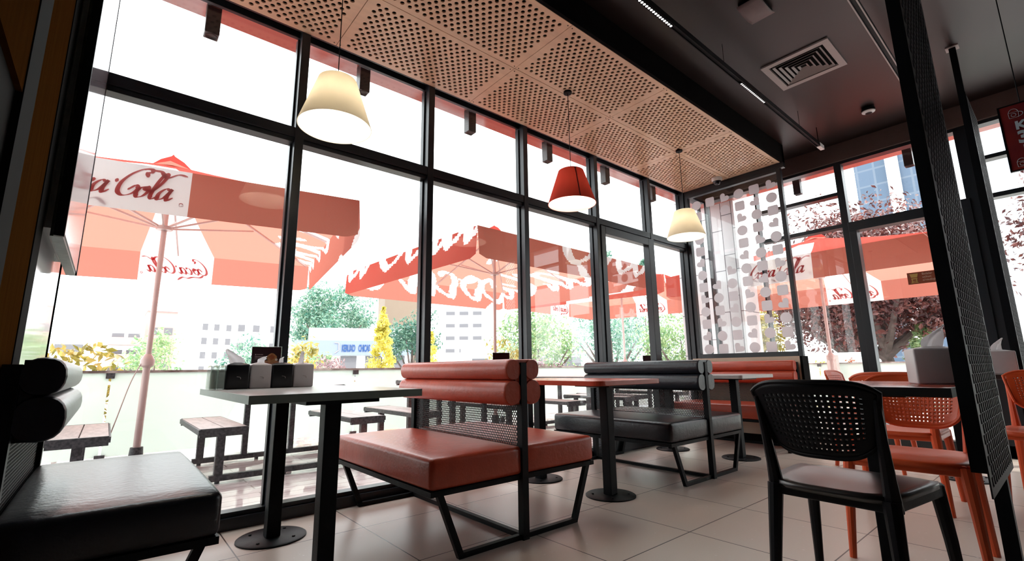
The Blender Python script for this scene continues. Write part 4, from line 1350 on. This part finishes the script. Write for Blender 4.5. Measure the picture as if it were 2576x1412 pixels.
    for k in range(8):
        a = PI / 4 * k
        r_ = h * (1.0 if k % 2 == 0 else 1.39)
        e = (r_ * math.cos(a), r_ * math.sin(a), zt + 0.005)
        mid = (e[0] * 0.52, e[1] * 0.52, zp - (zp - zt) * 0.52 - 0.07)
        MB().bar((0, 0, zp - 0.06), (e[0] * 0.99, e[1] * 0.99, e[2] - 0.015), 0.018, 0.022).build('rib', M['pole'], t)
        MB().bar((0.05 * math.cos(a), 0.05 * math.sin(a), hubz), mid, 0.016, 0.018).build('strut', M['pole'], t)
    MB().lathe([(0.17, zp - 0.02), (0.10, zp + 0.05), (0.015, zp + 0.10), (0.001, zp + 0.12)], 4).build('vent_cap', M['umbred'], t)
    MB().lathe([(0, 0), (0.23, 0), (0.23, 0.05), (0.06, 0.07), (0.05, 0.20), (0, 0.2)], 32).build('base', M['outmetal'], t)
    # crank cord
    cord = smooth_path([(-0.03, -0.03, 1.0), (-0.10, -0.05, 0.80), (-0.17, -0.08, 0.45), (-0.20, -0.1, 0.3)], 5)
    MB().tube(cord, 0.005, 6).build('cord', M['pole'], t)
    return t
parasol(0.29, 5.80, 3.15, 2.03, math.radians(-9.5), 'red and white parasol nearest the first window', big={1: (1.6, -0.2, 0.40)}, logos=(0, 2), bounds={0: (-0.40, 0.205)})
parasol(4.52, 5.76, 3.35, 2.06, math.radians(2.5), 'red parasol with large white script in the middle of the terrace', big={0: (1.5, 2.1, 0.30), 2: (1.7, 0.9, 0.35), 3: (1.7, -0.7, 0.40), 1: (1.5, 0.6, 0.35)}, logos=())
parasol(9.0, 6.68, 3.4, 2.19, math.radians(10.6), 'red parasol half hidden behind the middle parasol', big={0: (1.1, 0.0, 0.2)}, logos=(1, 2, 3))
parasol(9.05, 2.62, 3.6, 2.03, math.radians(0), 'red and white parasol outside the entrance door', big={}, logos=(1, 3))

# ------------------------------------------------------------------ planting
def crown_mesh(kind, n, R, H, leaf, rnd, clump=24, fill=0.5):
    mb = MB()
    cl = []
    for k in range(clump):
        while True:
            p = Vector((rnd.uniform(-1, 1), rnd.uniform(-1, 1), rnd.uniform(-1, 1)))
            if p.length <= 1: break
        if kind == 'cone':
            z = rnd.uniform(0, 1); rr = (1 - z) ** 0.8
            a = rnd.uniform(0, 2 * PI)
            c = Vector((math.cos(a) * rr * R * 0.75, math.sin(a) * rr * R * 0.75, z * H)); cr = R * 0.35 * (rr + 0.25)
        elif kind == 'bush':
            c = Vector((p.x * R * 0.8, p.y * R * 0.8, (0.45 + 0.42 * p.z) * H)); cr = R * rnd.uniform(0.25, 0.42)
        else:
            c = Vector((p.x * R * 0.78, p.y * R * 0.78, (0.5 + 0.42 * p.z) * H)); cr = R * rnd.uniform(0.22, 0.40)
        cl.append((c, cr))
    for k in range(n):
        c, cr = rnd.choice(cl)
        d = Vector((rnd.gauss(0, 1), rnd.gauss(0, 1), rnd.gauss(0, 1))).normalized()
        p = c + d * cr * (rnd.random() ** 0.45)
        if kind == 'cone': p.z = max(0.02, p.z)
        nrm = (d * 0.6 + Vector((rnd.uniform(-1, 1), rnd.uniform(-1, 1), rnd.uniform(-0.3, 1)))).normalized()
        a = nrm.orthogonal().normalized()
        a.rotate(Matrix.Rotation(rnd.uniform(0, 2 * PI), 3, nrm))
        b = nrm.cross(a)
        L = leaf * rnd.uniform(0.6, 1.25); W = L * 0.45
        mb.add([p - a * L / 2, p + b * W / 2 + nrm * L * 0.06, p + a * L / 2, p - b * W / 2 + nrm * L * 0.06], [(0, 1, 2, 3)])
    return mb
def tree(x, y, kind, R, H, trunk, leaf, n, m, label, cat='tree', name='tree', seed=0, group='trees and shrubs beyond the terrace barrier', clump=26):
    rnd = random.Random(seed + 100)
    t = thing(name, label, cat, (x, y, -0.16), rnd.uniform(0, 6), group)
    tr = MB()
    top = trunk + H * 0.55
    tr.tube([(0, 0, 0), (R * 0.03, 0, trunk * 0.5), (0, R * 0.03, trunk), (R * 0.05, 0, top)], [max(0.025, R * 0.07), max(0.02, R * 0.06), max(0.018, R * 0.05), 0.01], 8)
    if kind == 'round':
        for k in range(7):
            a = 2 * PI * k / 7 + rnd.uniform(-0.3, 0.3); zz = trunk * rnd.uniform(0.7, 1.0)
            tr.tube([(0, 0, zz), (R * 0.3 * math.cos(a), R * 0.3 * math.sin(a), zz + H * 0.18), (R * 0.7 * math.cos(a), R * 0.7 * math.sin(a), zz + H * 0.45)], [R * 0.045, R * 0.03, R * 0.01], 6)
    tr.build('trunk', M['trunk'], t)
    c = crown_mesh(kind, n, R, H, leaf, rnd, clump)
    co = link('foliage', c.mesh('foliage', m), t)
    co.location = (0, 0, trunk if kind != 'cone' else 0.1)
    return t
tree(-0.34, 7.5, 'bush', 0.58, 1.45, 0.1, 0.12, 900, M['lolive'], 'leafy yellow green magnolia shrub at the far left', 'shrub', 'magnolia_shrub', 1)
tree(0.85, 14.5, 'round', 0.9, 1.9, 0.2, 0.11, 1600, M['lgreen'], 'soft green shrub left of the first parasol pole', 'shrub', 'green_shrub', 2)
tree(2.75, 15.0, 'round', 0.85, 2.2, 0.1, 0.11, 1500, M['lblue'], 'blue green shrub right of the first parasol pole', 'shrub', 'green_shrub', 3)
tree(3.6, 10.4, 'bush', 0.6, 0.85, 0.55, 0.09, 800, M['lpurple'], 'low dull purple shrub left of the napkin row', 'shrub', 'purple_shrub', 4)
tree(5.1, 16.8, 'round', 1.0, 1.7, 0.3, 0.11, 1400, M['lgreen'], 'pale green shrub behind the purple shrub', 'shrub', 'green_shrub', 5)
tree(13.9, 39.4, 'round', 3.6, 7.2, 1.6, 0.30, 9000, M['lblue'], 'broad blue green tree between first and second parasols', 'tree', 'broadleaf_tree', 6, clump=40)
tree(4.65, 10.0, 'cone', 0.46, 2.30, 0.05, 0.075, 4200, M['lyellow'], 'slim yellow conifer left of the second window mullion', 'conifer', 'yellow_conifer', 7, clump=70)
tree(6.45, 11.1, 'cone', 0.44, 2.25, 0.05, 0.075, 3600, M['lyellow'], 'slim yellow conifer right of the second window mullion', 'conifer', 'yellow_conifer', 8, clump=70)
tree(2.60, 8.7, 'bush', 0.42, 1.0, 0.65, 0.10, 420, M['lolive'], 'young magnolia shrub right of the first mullion', 'shrub', 'magnolia_shrub', 9)
tree(3.42, 9.2, 'bush', 0.50, 0.35, 0.55, 0.08, 340, M['lolive'], 'low yellowish shrub above the barrier right of the napkin row', 'shrub', 'yellow_shrub', 21)
tree(9.5, 17.7, 'round', 1.35, 2.9, 0.9, 0.15, 4000, M['ldark'], 'dark green tree behind the second mullion', 'tree', 'broadleaf_tree', 10, clump=36)
tree(6.75, 8.35, 'bush', 0.55, 1.5, 0.35, 0.11, 800, M['lolive'], 'yellow green magnolia shrub behind the middle parasol pole', 'shrub', 'magnolia_shrub', 11)
tree(11.2, 11.8, 'round', 1.7, 3.1, 0.3, 0.15, 4500, M['lgreen'], 'light green tree behind the third mullion', 'tree', 'broadleaf_tree', 12, clump=36)
tree(18.1, 14.2, 'round', 2.4, 4.3, 0.3, 0.15, 4500, M['lblue'], 'blue green tree seen right of the third mullion', 'tree', 'broadleaf_tree', 13, clump=36)
tree(15.4, 8.9, 'round', 1.9, 3.2, 0.3, 0.15, 4500, M['lgreen'], 'green tree seen through the glass door bay', 'tree', 'broadleaf_tree', 14, clump=36)
tree(13.8, 6.15, 'round', 1.35, 2.5, 0.3, 0.15, 4200, M['lolive'], 'olive green tree seen left of the tiled pier', 'tree', 'broadleaf_tree', 15, clump=36)
tree(24.5, 19.4, 'cone', 1.9, 9.6, 0.6, 0.20, 3800, M['lblue'], 'tall pine rising behind the middle parasol', 'pine', 'pine_tree', 16, clump=46)
tree(29.2, 19.6, 'cone', 1.9, 8.8, 0.6, 0.20, 3200, M['lblue'], 'tall pine seen through the top of the glass door', 'pine', 'pine_tree', 17, clump=46)
tree(9.6, 10.2, 'bush', 1.0, 0.75, 0.5, 0.09, 1600, M['lpurple'], 'low purple shrub behind the charcoal bench', 'shrub', 'purple_shrub', 22)
tree(22.0, 5.6, 'round', 3.9, 5.6, 1.4, 0.20, 21000, M['lplum'], 'dark plum tree over the parasol outside the end wall', 'tree', 'plum_tree', 18, clump=60)
tree(14.0, 2.9, 'round', 2.3, 3.4, 1.35, 0.14, 20000, M['lplum'], 'dark plum tree with a visible grey trunk outside the door', 'tree', 'plum_tree', 19, clump=52)
tree(16.6, -1.9, 'round', 2.9, 5.2, 0.9, 0.16, 26000, M['lplum'], 'dark plum tree filling the far right windows', 'tree', 'plum_tree', 20, clump=60)
tree(13.6, 2.15, 'cone', 0.62, 1.75, 0.1, 0.12, 2600, M['lgreen'], 'feathery green conifer beside the plum trunk', 'conifer', 'green_conifer', 23, clump=30)
for k, (yy, cc) in enumerate(((4.0, 'lredleaf'), (3.2, 'lyellow'), (2.35, 'lyellow'), (1.4, 'lyellow'), (4.8, 'lyellow'))):
    lbs = ['reddish flowering bush beyond the end barrier', 'yellow bush left of the plum trunk', 'yellow bush right behind the plum trunk', 'yellow bush right of the feathery conifer', 'yellow bush by the pale car']
    tree(15.2 + 0.2 * k, yy, 'bush', 0.46, 1.05, 0.15, 0.085, 1200, M[cc], lbs[k], 'bush', 'flowering_bush', 30 + k)

# parked car behind the barrier
cr = thing('parked_car', 'pale parked car behind the end barrier', 'car', (18.9, 5.25, -0.16), math.radians(5))
body = [(-2.1, 0.35), (-2.1, 0.75), (-1.5, 0.92), (-0.9, 1.38), (0.6, 1.42), (1.25, 0.98), (2.05, 0.85), (2.15, 0.4)]
n = len(body)
mb = MB().add([(x, -0.85, z) for x, z in body] + [(x, 0.85, z) for x, z in body], [tuple(range(n)), tuple(reversed(range(n, 2 * n)))] + [(i, i + n, (i + 1) % n + n, (i + 1) % n) for i in range(n)])
bevel(mb.build('car_body', mat('pale car paint', (0.75, 0.80, 0.80), 0.2, noise=0.03), cr), 0.06, 3)
for s in (-0.86, 0.86):
    P = [(-1.3, 0.97), (-0.85, 1.30), (0.5, 1.34), (1.0, 1.0)]
    MB().add([(x, s, z) for x, z in P], [(0, 1, 2, 3)]).build('side_window', M['bwin'], cr)
    for x in (-1.35, 1.35):
        w = MB().tube([(x, s - 0.1, 0.32), (x, s + 0.1, 0.32)], 0.32, 20); w.build('wheel', M['black'], cr)

# ------------------------------------------------------------------ buildings
def building(x, y, rz, w, d, h, m, label, wins, wsize=(1.3, 1.5), name='apartment_building', rail=False, balc=()):
    t = thing(name, label, 'building', (x, y, -0.3), rz, 'pale buildings in the distance')
    wo = MB().box(-w / 2, w / 2, 0, d, 0, h).build('walls', m, t)
    for (cx, z) in wins:
        MB().box(cx - wsize[0] / 2, cx + wsize[0] / 2, -0.06, 0.02, z, z + wsize[1]).build('window', M['bwin'], t)
    for (x0, x1, z) in balc:
        MB().box(x0, x1, -1.0, 0, z, z + 0.95).build('balcony', M['bpink'], t)
    MB().box(-w / 2 - 0.2, w / 2 + 0.2, -0.2, d + 0.2, h, h + 0.25).build('roof_slab', M['bwall'], t)
    return t
F1 = lambda xs, n, z0=1.6, dz=3.0: [(x, z0 + dz * k) for x in xs for k in range(n)]
building(-4.5, 80, 0.0, 4.6, 8, 6.0, M['bwall'], 'low pale block at the far left with one wide dark window', [(0.6, 4.0)], (2.6, 0.9))
building(1.3, 78, 0.0, 3.4, 8, 8.0, M['bwall'], 'pale apartment block with dark balconies at the far left', F1((-0.7, 0.9), 3, 1.3, 2.1), (1.2, 0.8), balc=[(-1.6, 1.6, 0.6 + 2.1 * k) for k in range(3)])
building(5.4, 86, 0.0, 3.6, 7, 10.2, M['bpink'], 'pinkish apartment block behind the first parasol pole', F1((-0.9, 0.9), 3, 1.6, 2.6), (1.0, 1.0))
building(9.6, 66, 0.25, 3.9, 6, 7.9, M['bwall'], 'white apartment block with three columns of dark windows', F1((-1.35, -0.1, 1.25), 4, 1.2, 1.65), (0.55, 0.75))
building(15.6, 72, 0.05, 6.0, 7, 9.2, M['bwall'], 'pale apartment block behind the first mullion', F1((-2.4, -0.6, 1.6), 3, 1.8, 2.4), (0.8, 0.9))
building(52.0, 76.0, -0.65, 8.0, 8, 17, M['bwall'], 'tall pale block seen below the middle parasol', F1((-2.6, 0.0, 2.6), 6, 2.0, 2.4), (1.7, 0.7))
building(21.6, 42.0, -0.35, 3.6, 8, 9.2, M['brownb'], 'brown walled building behind the dark green tree', [])
# low shop with sign band
sh = thing('shop_building', 'long white shop building with blue lettered fascia', 'building', (11.55, 27.6, 0.02), math.radians(-62 + 40), 'pale buildings in the distance')
MB().box(-3.6, 3.0, 0.0, 6.0, 0, 2.3).build('walls', M['bwall'], sh)
MB().box(-3.7, 3.1, -0.25, 0.05, 1.75, 2.62).build('fascia', M['signband'], sh)
MB().box(-3.0, 3.1, -0.2, 6.0, 2.62, 3.35).build('parapet', M['bwall'], sh)
for k, (body, x) in enumerate((('KERUXO', -1.15), ('CHICAS', -0.22))):
    te = link('lettering', text_mesh(body, 0.56, M['bluetext'], 0.01, bold=0.014, space=0.9), sh)
    te.matrix_local = Matrix.Translation((x, -0.27, 1.98)) @ Matrix.Rotation(PI / 2, 4, 'X') @ Matrix.Diagonal((0.36, 1, 1, 1))
for k in range(4):
    MB().box(-2.6 + 1.4 * k, -1.7 + 1.4 * k, -0.05, 0.02, 0.5, 1.7).build('shop_window', M['bwin'], sh)
lg = MB().tube([(-1.55, -0.28, 2.50), (-1.32, -0.28, 2.46), (-1.30, -0.28, 2.05), (-1.52, -0.28, 1.88)], 0.025, 6)
lg.build('fascia_mark', M['grille'], sh)
wb = building(31, 34, -0.9, 14.0, 6, 3.2, M['bwall'], 'low white building behind the middle parasol pole', F1((-5, -2, 1, 4), 1, 1.0), (1.6, 1.2))
tw = thing('office_tower', 'tall office tower with blue glazing and white ribs', 'building', (60, 9.6, -0.3), 0)
MB().box(0, 12, 0.4, 3.2, 0, 23.5).build('blue_glazing', M['bblue'], tw)
MB().box(-0.6, 12, -0.6, 0.4, 0, 24.5).build('white_rib', M['bwall'], tw)
MB().box(0, 12, -4.6, -0.6, 0, 24.0).build('blue_glazing', M['bblue'], tw)
MB().box(-0.4, 12, -11.6, -4.6, 0, 25.0).build('ribbed_wall', M['bfin'], tw)
